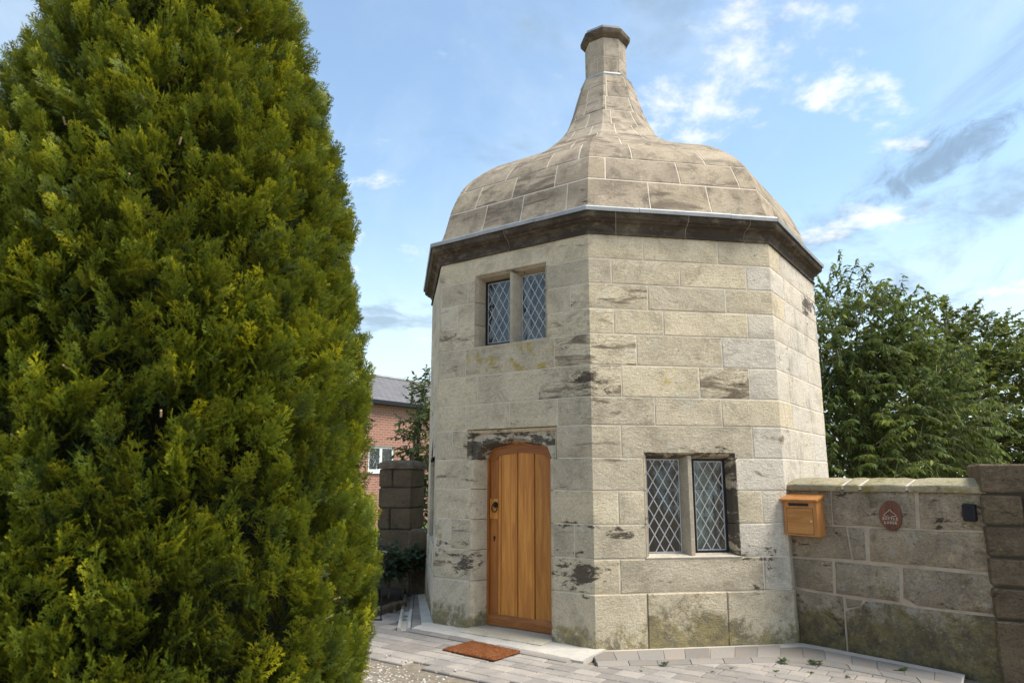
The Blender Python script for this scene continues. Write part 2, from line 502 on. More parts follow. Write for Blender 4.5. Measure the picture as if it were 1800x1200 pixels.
M['cement'] = plain_mat('cement', (0.56, 0.51, 0.44), 0.95, 0.16, 8.0, 0.7)
M['step'] = stone_mat('step_stone', (0.42, 0.36, 0.26), (0.38, 0.33, 0.25), (0.3, 0.26, 0.2), rough_amp=0.4)
M['gravel'] = plain_mat('white_gravel', (0.62, 0.585, 0.54), 0.9, 0.3, 40.0, 0.3, col2=(0.38, 0.34, 0.30))
M['soil'] = plain_mat('sandy_ground', (0.40, 0.335, 0.26), 1.0, 0.35, 7.0, 0.8, col2=(0.28, 0.22, 0.16), bdist=0.02)
M['earth'] = plain_mat('bed_soil', (0.06, 0.045, 0.03), 1.0, 0.3, 20.0, 0.8, bdist=0.02)
M['lawn'] = plain_mat('lawn', (0.10, 0.15, 0.035), 1.0, 0.35, 3.0, 0.9, bdist=0.02)
M['slate'] = plain_mat('slate', (0.15, 0.14, 0.145), 0.7, 0.3, 1.2, 0.3)
M['bark'] = plain_mat('bark', (0.16, 0.125, 0.09), 0.9, 0.35, 18.0, 0.8)
M['twig'] = plain_mat('pale_twig', (0.27, 0.235, 0.16), 0.9, 0.3, 18.0, 0.3)
M['cutwood'] = plain_mat('cut_twig', (0.52, 0.36, 0.22), 0.8, 0.3, 60.0, 0.3)
M['conifer'] = leaf_mat('conifer_leaf', (0.016, 0.033, 0.008), (0.108, 0.145, 0.014), (0.48, 0.455, 0.022), 0.30, 0.5)  # tips are new growth; sunlit and shaded contrast is put into the colours too
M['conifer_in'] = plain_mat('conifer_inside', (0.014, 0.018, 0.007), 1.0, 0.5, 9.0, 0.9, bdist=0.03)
M['cherry'] = leaf_mat('cherry_leaf', (0.035, 0.064, 0.018), (0.095, 0.14, 0.034), (0.27, 0.30, 0.05), 0.36, 0.6)
M['broad'] = leaf_mat('broad_leaf', (0.036, 0.06, 0.014), (0.10, 0.135, 0.028), (0.26, 0.28, 0.045), 0.36, 0.6)
M['shrub'] = leaf_mat('shrub_leaf', (0.026, 0.05, 0.020), (0.07, 0.115, 0.035), (0.19, 0.22, 0.05), 0.25, 0.4)
M['glossy'] = leaf_mat('border_leaf', (0.025, 0.05, 0.022), (0.075, 0.12, 0.05), (0.20, 0.26, 0.13), 0.25, 0.35)


def coir_mat():
    m, g, out = new_mat('coir')
    P = g.n('ShaderNodeNewGeometry').outputs['Position']
    a = g.noise(P, 55.0, 6, 0.75, 1.0); b = g.noise(P, 9.0, 4, 0.6)
    c = g.mix(g.step(a, 0.35, 0.68), (0.10, 0.035, 0.014), (0.29, 0.105, 0.04))
    c = g.mix(g.math('MULTIPLY', g.step(b, 0.5, 0.75), 0.45), c, (0.36, 0.20, 0.10))
    principled(g, out, c, 1.0, bump(g, a, 1.0, 0.012), spec=0.05)
    return m


M['coir'] = coir_mat()


def brick_mat():
    m, g, out = new_mat('house_brick')
    uv = g.n('ShaderNodeTexCoord').outputs['UV']
    P = g.n('ShaderNodeNewGeometry').outputs['Position']
    bt = g.n('ShaderNodeTexBrick', {'offset': 0.5}, Vector=uv, Color1=(0.38, 0.165, 0.12, 1), Color2=(0.30, 0.12, 0.09, 1),
             Mortar=(0.42, 0.31, 0.25, 1), Scale=1.0, Mortar_Size=0.012, Bias=-0.2, Brick_Width=0.225, Row_Height=0.075)
    c = g.mix(g.math('MULTIPLY', g.step(g.noise(P, 0.6, 4, 0.6), 0.45, 0.7), 0.45), bt.outputs[0], (0.46, 0.26, 0.17))
    c = g.mix(g.math('MULTIPLY', g.noise(P, 5, 4, 0.6), 0.35), c, (0.22, 0.09, 0.06))
    principled(g, out, c, 0.9, bump(g, bt.outputs[1], -0.4, 0.01), spec=0.15)
    return m


M['brick'] = brick_mat()


def slate_mat():
    m, g, out = new_mat('roof_slate')
    uv = g.n('ShaderNodeTexCoord').outputs['UV']
    P = g.n('ShaderNodeNewGeometry').outputs['Position']
    bt = g.n('ShaderNodeTexBrick', {'offset': 0.5}, Vector=uv, Color1=(0.17, 0.16, 0.165, 1), Color2=(0.115, 0.11, 0.118, 1),
             Mortar=(0.05, 0.05, 0.05, 1), Scale=1.0, Mortar_Size=0.014, Brick_Width=0.26, Row_Height=0.2)
    c = g.mix(g.math('MULTIPLY', g.noise(P, 1.5, 6, 0.7), 0.5), bt.outputs[0], (0.22, 0.20, 0.18))
    principled(g, out, c, 0.65, bump(g, bt.outputs[1], -0.5, 0.015))
    return m


M['slate'] = slate_mat()


def glass_mat():
    m, g, out = new_mat('old_glass')
    P = g.n('ShaderNodeNewGeometry').outputs['Position']
    nb = bump(g, g.noise(P, 14.0, 2, 0.5), 0.12, 0.01)
    fr = g.n('ShaderNodeFresnel', None, IOR=1.5, Normal=nb)
    tr = g.n('ShaderNodeBsdfTransparent', None, Color=(0.80, 0.87, 0.86, 1))
    gl = g.n('ShaderNodeBsdfGlossy', None, Color=(1, 1, 1, 1), Roughness=0.03, Normal=nb)
    mx = g.n('ShaderNodeMixShader', None, Fac=g.math('MULTIPLY', fr.outputs[0], 1.75, clamp=True))
    g.nt.links.new(tr.outputs[0], mx.inputs[1]); g.nt.links.new(gl.outputs[0], mx.inputs[2])
    g.nt.links.new(mx.outputs[0], out.inputs[0])
    return m


M['glass'] = glass_mat()

# ------------------------------------------------------------------ the lodge: frame of reference
LC = Vector((1.264, 8.760, 0.0))
LR = 2.4
PH = -1.80014
SIDE = 2 * LR * math.sin(PI / 8)
CA = math.cos(PI / 8)


def corner(k, r):
    a = PH + k * PI / 4
    return Vector((LC.x + r * math.cos(a), LC.y + r * math.sin(a), 0))


def wallp(s, z, off=0.0):
    """s = face index + fraction along it"""
    k = math.floor(s + 1e-9)
    t = s - k
    r = LR + off / CA
    p = corner(k, r).lerp(corner(k + 1, r), t)
    p.z = z
    return p


def face_frame(k):
    a, b = corner(k, LR), corner(k + 1, LR)
    t = (b - a).normalized()
    n = Vector((t.y, -t.x, 0))

    def F(u, z, off=0.0):
        p = a + t * u + n * off
        return Vector((p.x, p.y, z))
    return F


def grid_stone(S, V, PF, dep=0.05, proud=0.004, ch=0.006, jit=0.0015, rn=rnd):
    """S, V: lists of stations (already inside the joints); first/last are the stone's edges.
    PF(s, v, off). Border rings sink to form chamfered edges."""
    ns, nv = len(S), len(V)
    SS = [S[0]] + S + [S[-1]]
    VV = [V[0]] + V + [V[-1]]
    vs = []; fs = []
    for i in range(ns + 2):
        for j in range(nv + 2):
            b = min(i, j, ns + 1 - i, nv + 1 - j)
            off = -dep if b == 0 else (proud - ch if b == 1 else proud + rn.uniform(-jit * .4, jit))
            vs.append(PF(SS[i], VV[j], off))
    w = nv + 2
    for i in range(ns + 1):
        for j in range(nv + 1):
            fs.append((i * w + j, (i + 1) * w + j, (i + 1) * w + j + 1, i * w + j + 1))
    return vs, fs


def stations(s0, s1, cu, gap, per):
    """s stations with chamfer inset cu, corner breaks and subdivision"""
    a, b = s0 + gap, s1 - gap
    L = [a, a + cu]
    br = [k for k in range(math.ceil(a + cu + 1e-6), math.floor(b - cu - 1e-6) + 1)]
    pts = [a + cu] + br + [b - cu]
    for p, q in zip(pts, pts[1:]):
        n = max(1, int(round((q - p) / per)))
        L += [p + (q - p) * i / n for i in range(1, n + 1)]
    return L + [b]


def inset(poly, d):
    """inset a ccw polygon"""
    n = len(poly); out = []
    for i in range(n):
        p0, p1, p2 = Vector(poly[i - 1]), Vector(poly[i]), Vector(poly[(i + 1) % n])
        e1 = (p1 - p0).normalized(); e2 = (p2 - p1).normalized()
        n1 = Vector((-e1.y, e1.x)); n2 = Vector((-e2.y, e2.x))
        k = max(0.35, 1 + n1.dot(n2))
        q = p1 + (n1 + n2) * d / k
        out.append((q.x, q.y))
    return out


def poly_stone(poly, F, dep=0.05, proud=0.006, ch=0.008, gap=0.0, pillow=0.0, rn=rnd):
    """flat faced stone with a chamfered arris from a (u,z) outline"""
    area = sum(poly[i - 1][0] * poly[i][1] - poly[i][0] * poly[i - 1][1] for i in range(len(poly)))
    if area < 0: poly = poly[::-1]
    if abs(gap) > 1e-9: poly = inset(poly, gap)
    n = len(poly); q = inset(poly, ch)
    vs = [F(u, z, -dep) for u, z in poly] + [F(u, z, proud - ch) for u, z in poly] + [F(u, z, proud) for u, z in q]
    fs = []
    for a in (0, 1):
        for i in range(n):
            j = (i + 1) % n
            fs.append((a * n + i, a * n + j, (a + 1) * n + j, (a + 1) * n + i))
    if pillow:
        q2 = inset(q, .030)
        vs += [F(u, z, proud + pillow * rn.uniform(.3, 1.2)) for u, z in q2]
        fs += [(2 * n + i, 2 * n + (i + 1) % n, 3 * n + (i + 1) % n, 3 * n + i) for i in range(n)]
        cu, cz = sum(p[0] for p in q2) / n, sum(p[1] for p in q2) / n
        vs.append(F(cu, cz, proud + pillow))
        fs += [(3 * n + i, 3 * n + (i + 1) % n, 4 * n) for i in range(n)]
    else:
        fs.append(tuple(range(2 * n, 3 * n)))
    return vs, fs


lodge = empty('stone_lodge', LC)
tag(lodge, 'octagonal pale sandstone lodge with a bottle shaped ogee stone roof', 'lodge')

ZC = [3.753, 3.506, 3.263, 3.022, 2.782, 2.490, 2.196, 1.939, 1.647, 1.356, 1.063, 0.771, 0.481, -0.12]
DJ = {0: [.372, 1.467], 1: [.374], 2: [.238, 1.634], 3: [], 4: [.359, 1.446], 5: [.517, 1.259], 6: [.37, .923, 1.478],
      7: [.193], 8: [], 9: [], 10: [.198, 1.64], 11: [], 12: []}
WJ = {0: [.54, 1.30], 1: [.22, .90, 1.584], 2: [.572, 1.357], 3: [.231, .716, 1.569], 4: [.444, 1.291], 5: [.29, 1.05, 1.552],
      6: [.60, 1.257], 7: [.272, 1.546], 8: [], 9: [.23, 1.604], 10: [], 11: [.23, 1.578], 12: [.467, 1.205]}
# (face, u0, u1, z0, z1) openings
UPW = (-1, .480, 1.362, 2.782, 3.550)
LOW = (0, .480, 1.360, 0.771, 1.697)
DOOR = (-1, .400, 1.456, 1.647, 1.939)
DOORL = (-1, .455, 1.408, -0.2, 1.647)
LEW = (-2, .480, 1.360, 0.771, 1.697)
OPEN = [UPW, LOW, DOOR, DOORL, LEW]

wall = None


def build_wall():
    global wall
    # mortar core: boxes around the openings
    mb = MB()
    for k in range(-3, 5):
        ops = [o for o in OPEN if o[0] == k]
        us = sorted({0.0, SIDE, *[x for o in ops for x in (o[1] - .012, o[2] + .012)]})
        for u0, u1 in zip(us, us[1:]):
            cuts = [(-0.3, 3.80)]
            for o in ops:
                if o[1] - .02 < (u0 + u1) / 2 < o[2] + .02:
                    nc = []
                    for a, b in cuts:
                        lo, hi = o[3] - .012, o[4] + (.012 if o[0] != -1 or o[4] > 1.7 else 0)
                        if hi <= a or lo >= b: nc.append((a, b)); continue
                        if lo > a: nc.append((a, lo))
                        if hi < b: nc.append((hi, b))
                    cuts = nc
            for a, b in cuts:
                s0, s1 = k + u0 / SIDE, k + min(u1 / SIDE, 0.99999999)
                bq = [wallp(s0, a, -.0012), wallp(s1, a, -.0012), wallp(s1, a, -.34), wallp(s0, a, -.34)]
                tq = [Vector((p.x, p.y, b)) for p in bq]
                mb.hexa(bq, tq)
    wall = mb.build('wall', M['mortar'], lodge, sharp=0)
    rest = MB()
    rn = random.Random(21)
    for c in range(13):
        zt, zb = ZC[c], ZC[c + 1]
        # joints round the whole perimeter in s
        J = [-1 + u / SIDE for u in DJ[c]] + [u / SIDE for u in WJ[c]]
        # third face and round to the left face
        last = max(J) if J and max(J) > 0.3 else 0.75
        s = last + (0.42 if last > 0.8 else 0.52) + rn.uniform(-.04, .06)
        while s < 4.6:
            J.append(s); s += rn.uniform(0.30, 0.48)
        first = -1 + (0.0 if not DJ[c] or DJ[c][0] > 0.5 else DJ[c][0] / SIDE)
        s = first - (0.20 if c % 2 else 0.34)
        if c in (8, 9): s = -1.18
        while s > -2.9:
            J.append(s); s -= rn.uniform(0.32, 0.46)
        J = sorted(J)
        J = J + [J[0] + 8]
        for a, b in zip(J, J[1:]):
            spans = [(a, b)]
            notch = None
            for k, u0, u1, z0, z1 in OPEN:
                for kk in (k, k + 8):
                    oa, ob = kk + u0 / SIDE, kk + u1 / SIDE
                    cover = z0 < zb + .06 and z1 > zt - .06 and z0 < zt - .01 and z1 > zb + .01
                    part = (not cover) and (z0 < zt - .03 and z1 > zb + .03)
                    ns = []
                    for p, q in spans:
                        if ob <= p + 1e-4 or oa >= q - 1e-4 or not (cover or part): ns.append((p, q)); continue
                        if part:
                            notch = (k, u0, u1, z0, z1); ns.append((p, q)); continue
                        if oa > p + .02: ns.append((p, oa))
                        if ob < q - .02: ns.append((ob, q))
                    spans = ns
            for p, q in spans:
                gp = 0.0045
                if notch:
                    k, u0, u1, z0, z1 = notch
                    F = face_frame(k)
                    ua, ub = (p - k) * SIDE + gp, (q - k) * SIDE - gp
                    poly = [(ua, zb + gp), (u0, zb + gp), (u0, z1), (u1, z1), (u1, zb + gp), (ub, zb + gp), (ub, zt - gp), (ua, zt - gp)]
                    vs, fs = poly_stone(poly, F, 0.05, 0.003, 0.003)
                else:
                    S = stations(p, q, 0.007 / SIDE, gp / SIDE, 0.16)
                    z0_, z1_ = zb + (gp if c < 12 else 0), zt - gp
                    h = z1_ - z0_
                    V = [z0_, z0_ + .007, z0_ + h * .35, z0_ + h * .68, z1_ - .007, z1_]
                    bulge = 0.0 if c < 12 else 0.012
                    vs, fs = grid_stone(S, V, lambda s_, v_, o_: wallp(s_, v_, o_ + (bulge if o_ > 0 else 0)), 0.05, 0.0022 + rn.uniform(0, .0015), 0.003,
                                        0.0018 if c < 11 else 0.009, rn)
                m_ = (p + q) / 2
                if not (-2.05 < m_ < 2.1):
                    rest.add(vs, fs); continue
                pr = {'soot': 0.0, 'bed': rn.choice([0, 0, .1, .2, .35, .5]), 'lichen': rn.uniform(0, .5), 'ochre': 0.0, 'pale': 0.0, 'moss': 0.0}
                if p < 0 < q:
                    pr['bed'] = {0: .2, 1: .25, 2: .55, 3: .55, 4: .65, 5: .8, 6: .5}.get(c, .25)
                    pr['soot'] = {4: .06, 5: .10, 10: .05, 11: .08}.get(c, .0)
                elif -1 < m_ < 0:
                    pr['bed'] = max(pr['bed'], .35) if c > 2 else pr['bed'] * .6
                    pr['soot'] = .06 if c == 11 else 0.0
                    if c == 4 and -.8 < m_ < -.3: pr['ochre'] = .75
                    if c == 0: pr['ochre'] = .2
                elif 0 < m_ < 1:
                    pr['soot'] = .04 if c > 8 else 0.0
                    if c == 5 and .1 < m_ < .6: pr['ochre'] = .55; pr['bed'] = 0
                    if c == 11: pr['ochre'] = .4
                    if c in (4, 5) and m_ > .5: pr['bed'] = .85
                    if c < 4: pr['bed'] *= .6
                if m_ > 1 or q > 1.25:
                    pr['pale'] = rn.uniform(.65, .95); pr['bed'] *= .5; pr['soot'] = .22 if c == 1 and m_ > 1.5 else 0.0
                if m_ < -1.0:
                    pr['moss'] = .5 if c > 9 else 0.0; pr['pale'] = .3
                if c == 12: pr['moss'] = .52 if .4 < m_ < .5 else (.25 if .5 < m_ < .9 else .10); pr['bed'] = .1; pr['lichen'] = .5
                mesh_obj('stone_block', vs, fs, M['ashlar'], wall, sharp=22, props=pr)
    o = rest.build('hidden_stonework', M['ashlar'], wall, sharp=22)
    o['kind'] = 'stuff'


build_wall()


# ------------------------------------------------------------------ roof, cornice, chimney
PROF = [(2.425, 3.985), (2.362, 4.138), (2.268, 4.456), (2.085, 4.770), (1.690, 5.085), (1.345, 5.225), (1.150, 5.352),
        (0.990, 5.465), (0.750, 5.690), (0.590, 5.935), (0.475, 6.200), (0.395, 6.470), (0.335, 6.650)]


def catmull(P, t):
    i = min(int(t), len(P) - 2); u = t - i
    a, b, c, d = (Vector(P[max(i - 1, 0)]), Vector(P[i]), Vector(P[i + 1]), Vector(P[min(i + 2, len(P) - 1)]))
    return 0.5 * (2 * b + (c - a) * u + (2 * a - 5 * b + 4 * c - d) * u * u + (-a + 3 * b - 3 * c + d) * u ** 3)


def roof_pt(s, v, off):
    q = catmull(PROF, v)
    e = 0.02
    d = catmull(PROF, min(v + e, len(PROF) - 1.001)) - catmull(PROF, max(v - e, 0))
    d.normalize()
    nr, nz = d.y, -d.x
    r, z = q.x + nr * off, q.y + nz * off
    k = math.floor(s + 1e-9); t = s - k
    p = corner(k, r).lerp(corner(k + 1, r), t)
    p.z = z
    return p


def v_of_z(z):
    lo, hi = 0.0, len(PROF) - 1.001
    for _ in range(40):
        m_ = (lo + hi) / 2
        if catmull(PROF, m_).y < z: lo = m_
        else: hi = m_
    return lo


def build_roof():
    mb = MB()
    n = 72
    vs = []
    for i in range(n + 1):
        v = (len(PROF) - 1.001) * i / n
        for k in range(8): vs.append(roof_pt(k, v, -0.0005))
    fs = [(i * 8 + k, i * 8 + (k + 1) % 8, (i + 1) * 8 + (k + 1) % 8, (i + 1) * 8 + k) for i in range(n) for k in range(8)]
    mb.add(vs, fs)
    roof = mb.build('roof', M['mortar_roof'], lodge, sharp=12)
    zl = [3.99, 4.35, 4.63, 4.905, 5.15, 5.365, 5.545, 5.76, 6.02, 6.26, 6.45, 6.648]
    vl = [v_of_z(z) for z in zl]
    rn = random.Random(5)
    rest = MB()
    fixed = {0: [-.70, -.43, -.13, .345, .69, 1.02], 1: [-.80, -.52, -.22, .10, .54, .90, 1.2], 2: [-.62, -.30, -.07, .27, .74, 1.05],
             3: [-.85, -.5, -.17, .22, .62, .93], 4: [-.65, -.3, .12, .5, .83]}
    for c in range(len(vl) - 1):
        v0, v1 = vl[c], vl[c + 1]
        rr = catmull(PROF, (v0 + v1) / 2).x
        side = rr * 0.765
        J = list(fixed.get(c, []))
        stepw = min(0.9, 0.55 / side) if side > .7 else min(1.0, 0.27 / side)
        s = (max(J) if J else -1.9 + (c % 2) * .45) + stepw * .9
        lo = min(J) if J else None
        while s < 5.3:
            J.append(s); s += stepw * rn.uniform(.8, 1.25)
        if lo is not None:
            s = lo - stepw
            while s > -2.5: J.append(s); s -= stepw * rn.uniform(.8, 1.2)
        J = sorted(J); J.append(J[0] + 8)
        for a, b in zip(J, J[1:]):
            gp = 0.0042
            S = stations(a, b, 0.006 / side, gp / side, 0.4)
            dv = (v1 - v0)
            arc = 0.33
            gv = gp / arc * dv; cv = 0.006 / arc * dv
            nvv = 5
            V = [v0 + gv] + [v0 + gv + cv + (dv - 2 * gv - 2 * cv) * i / nvv for i in range(nvv + 1)] + [v1 - gv]
            vs, fs = grid_stone(S, V, roof_pt, 0.03, 0.0035 + rn.uniform(-.001, .001), 0.004, 0.0007, rn)
            m_ = (a + b) / 2
            if not (-2.4 < m_ < 2.4): rest.add(vs, fs); continue
            pr = {'soot': rn.choice([0, 0, .05, .18]), 'bed': rn.choice([.2, .4, .6, .8]), 'lichen': rn.uniform(0, .3),
                  'ochre': rn.choice([.1, .25, .4]) if c < 2 else rn.choice([0, 0, .2]), 'pale': 0.12 if c > 3 else 0.0}
            mesh_obj('roof_stone', vs, fs, M['roofstone'], roof, sharp=20, props=pr)
    o = rest.build('hidden_roof_stonework', M['roofstone'], roof, sharp=20); o['kind'] = 'stuff'

    # cornice: moulded stones
    prof = [(-.10, 3.742), (.020, 3.742), (.024, 3.752), (.020, 3.766), (.010, 3.770), (.010, 3.786), (.016, 3.816), (.034, 3.846), (.062, 3.860),
            (.070, 3.862), (.070, 3.878), (.086, 3.880), (.100, 3.892), (.106, 3.912), (.108, 3.948), (-.10, 3.956)]

    def sweep(s0, s1, grow, close=True):
        st = [s0] + [k for k in range(math.ceil(s0 + 1e-6), math.floor(s1 - 1e-6) + 1)] + [s1]
        vs = []; fs = []; m = len(prof)
        for s in st:
            for o_, z in prof:
                vs.append(wallp(s, z, o_ + grow))
        for i in range(len(st) - 1):
            for j in range(m - 1):
                fs.append((i * m + j, (i + 1) * m + j, (i + 1) * m + j + 1, i * m + j + 1))
        if close:
            fs.append(tuple(range(m))[::-1]); q = (len(st) - 1) * m
            fs.append(tuple(range(q, q + m)))
        return vs, fs
    mb = MB()
    for k in range(-3, 5): mb.add(*sweep(k, k + .99999999, -0.005, False))
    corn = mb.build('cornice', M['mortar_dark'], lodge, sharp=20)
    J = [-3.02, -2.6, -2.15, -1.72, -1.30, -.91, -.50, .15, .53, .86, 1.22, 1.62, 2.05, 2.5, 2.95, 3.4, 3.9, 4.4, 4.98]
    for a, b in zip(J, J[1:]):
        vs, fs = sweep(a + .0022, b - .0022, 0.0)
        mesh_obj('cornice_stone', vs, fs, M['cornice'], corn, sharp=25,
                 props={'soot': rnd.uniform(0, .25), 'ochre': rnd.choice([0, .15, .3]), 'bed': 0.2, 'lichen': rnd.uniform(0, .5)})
    # lead flashing laid over the cornice
    prof2 = prof
    J = [-3.0, -2.45, -2.0, -1.55, -1.0, -.66, -.30, .27, .75, 1.0, 1.45, 2.0, 2.5, 3.0, 3.5, 4.0, 4.5, 5.0]
    for i, (a, b) in enumerate(zip(J, J[1:])):
        st = [a + .001] + [k for k in range(math.ceil(a + .01), math.floor(b - .01) + 1)] + [b - .001]
        dz = 0.0025 * (i % 2)
        sec = [(-.12, 3.958 + dz), (.116, 3.950 + dz), (.120, 3.936 + dz), (.126, 3.938 + dz), (.130, 3.970 + dz), (.122, 3.982 + dz), (-.12, 4.000 + dz)]
        vs = []; fs = []; m = len(sec)
        for s in st:
            for o_, z in sec: vs.append(wallp(s, z, o_ + .0015 * (i % 2)))
        for q in range(len(st) - 1):
            for j in range(m):
                j2 = (j + 1) % m
                fs.append((q * m + j, (q + 1) * m + j, (q + 1) * m + j2, q * m + j2))
        fs.append(tuple(range(m))[::-1]); q = (len(st) - 1) * m; fs.append(tuple(range(q, q + m)))
        mesh_obj('lead_flashing', vs, fs, M['lead'], corn, sharp=30)

    # chimney shaft
    def ring(r, z): return [Vector((*corner(k, r).xy, z)) for k in range(8)]

    def rings(L):
        vs = []; fs = []
        for r, z in L: vs += ring(r, z)
        for i in range(len(L) - 1):
            for k in range(8):
                k2 = (k + 1) % 8
                fs.append((i * 8 + k, i * 8 + k2, (i + 1) * 8 + k2, (i + 1) * 8 + k))
        fs.append(tuple(range(8))[::-1]); q = (len(L) - 1) * 8; fs.append(tuple(range(q, q + 8)))
        return vs, fs
    vs, fs = rings([(.272, 6.60), (.272, 7.24)])
    ch = mesh_obj('chimney', vs, fs, M['mortar_roof'], lodge, sharp=20)

    def shaft(s, v, off):
        k = math.floor(s + 1e-9); t = s - k
        r = .272 + off / CA
        p = corner(k, r).lerp(corner(k + 1, r), t); p.z = v
        return p
    for z0, z1, st in ((6.66, 6.93, -.45), (6.93, 7.21, .1)):
        js = [st + x for x in (0, 1.35, 2.5, 4.0, 5.4, 6.7, 8)]
        for a, b in zip(js, js[1:]):
            S = stations(a, b, .02, .012, .7)
            V = [z0 + .003, z0 + .008, (z0 + z1) / 2, z1 - .008, z1 - .003]
            vs, fs = grid_stone(S, V, shaft, .02, .004, .004, .0008, rnd)
            mesh_obj('chimney_stone', vs, fs, M['roofstone'], ch, sharp=20, props={'pale': rnd.uniform(.15, .4), 'bed': rnd.choice([.1, .5]), 'lichen': .4, 'soot': rnd.choice([0, .15])})
    vs, fs = rings([(.345, 6.628), (.35, 6.646), (.30, 6.676), (.288, 6.70), (.275, 6.70)])
    mesh_obj('lead_flashing', vs, fs, M['lead'], ch, sharp=20)
    vs, fs = rings([(.262, 7.20), (.295, 7.212), (.332, 7.255), (.338, 7.28), (.338, 7.318), (.318, 7.334), (.31, 7.336)])
    cap = mesh_obj('chimney_cap', vs, fs, M['cornice'], ch, sharp=20, props={'ochre': .3, 'lichen': .4})
    vs, fs = rings([(.28, 7.334), (.302, 7.338), (.304, 7.372), (.245, 7.40), (.20, 7.405)])
    mesh_obj('lead_cap', vs, fs, M['lead'], cap, sharp=20)


build_roof()


# ------------------------------------------------------------------ windows
def clip_poly(poly, x0, x1, y0, y1):
    def cl(P, f_, ip):
        o = []
        for i in range(len(P)):
            a, b = P[i - 1], P[i]
            fa, fb = f_(a), f_(b)
            if fa >= 0: o.append(a) if False else None
            if fb >= 0:
                if fa < 0: o.append(ip(a, b, fa, fb))
                o.append(b)
            elif fa >= 0: o.append(ip(a, b, fa, fb))
        return o
    ip = lambda a, b, fa, fb: (a[0] + (b[0] - a[0]) * fa / (fa - fb), a[1] + (b[1] - a[1]) * fa / (fa - fb))
    for f_ in (lambda p: p[0] - x0, lambda p: x1 - p[0], lambda p: p[1] - y0, lambda p: y1 - p[1]):
        if len(poly) < 3: return []
        poly = cl(poly, f_, ip)
    return poly


def seg_clip(p, q, x0, x1, y0, y1):
    t0, t1 = 0.0, 1.0
    dx, dy = q[0] - p[0], q[1] - p[1]
    for pp, qq in ((-dx, p[0] - x0), (dx, x1 - p[0]), (-dy, p[1] - y0), (dy, y1 - p[1])):
        if abs(pp) < 1e-12:
            if qq < 0: return None
        else:
            t = qq / pp
            if pp < 0: t0 = max(t0, t)
            else: t1 = min(t1, t)
    if t1 - t0 < 0.02: return None
    return (p[0] + dx * t0, p[1] + dy * t0), (p[0] + dx * t1, p[1] + dy * t1)


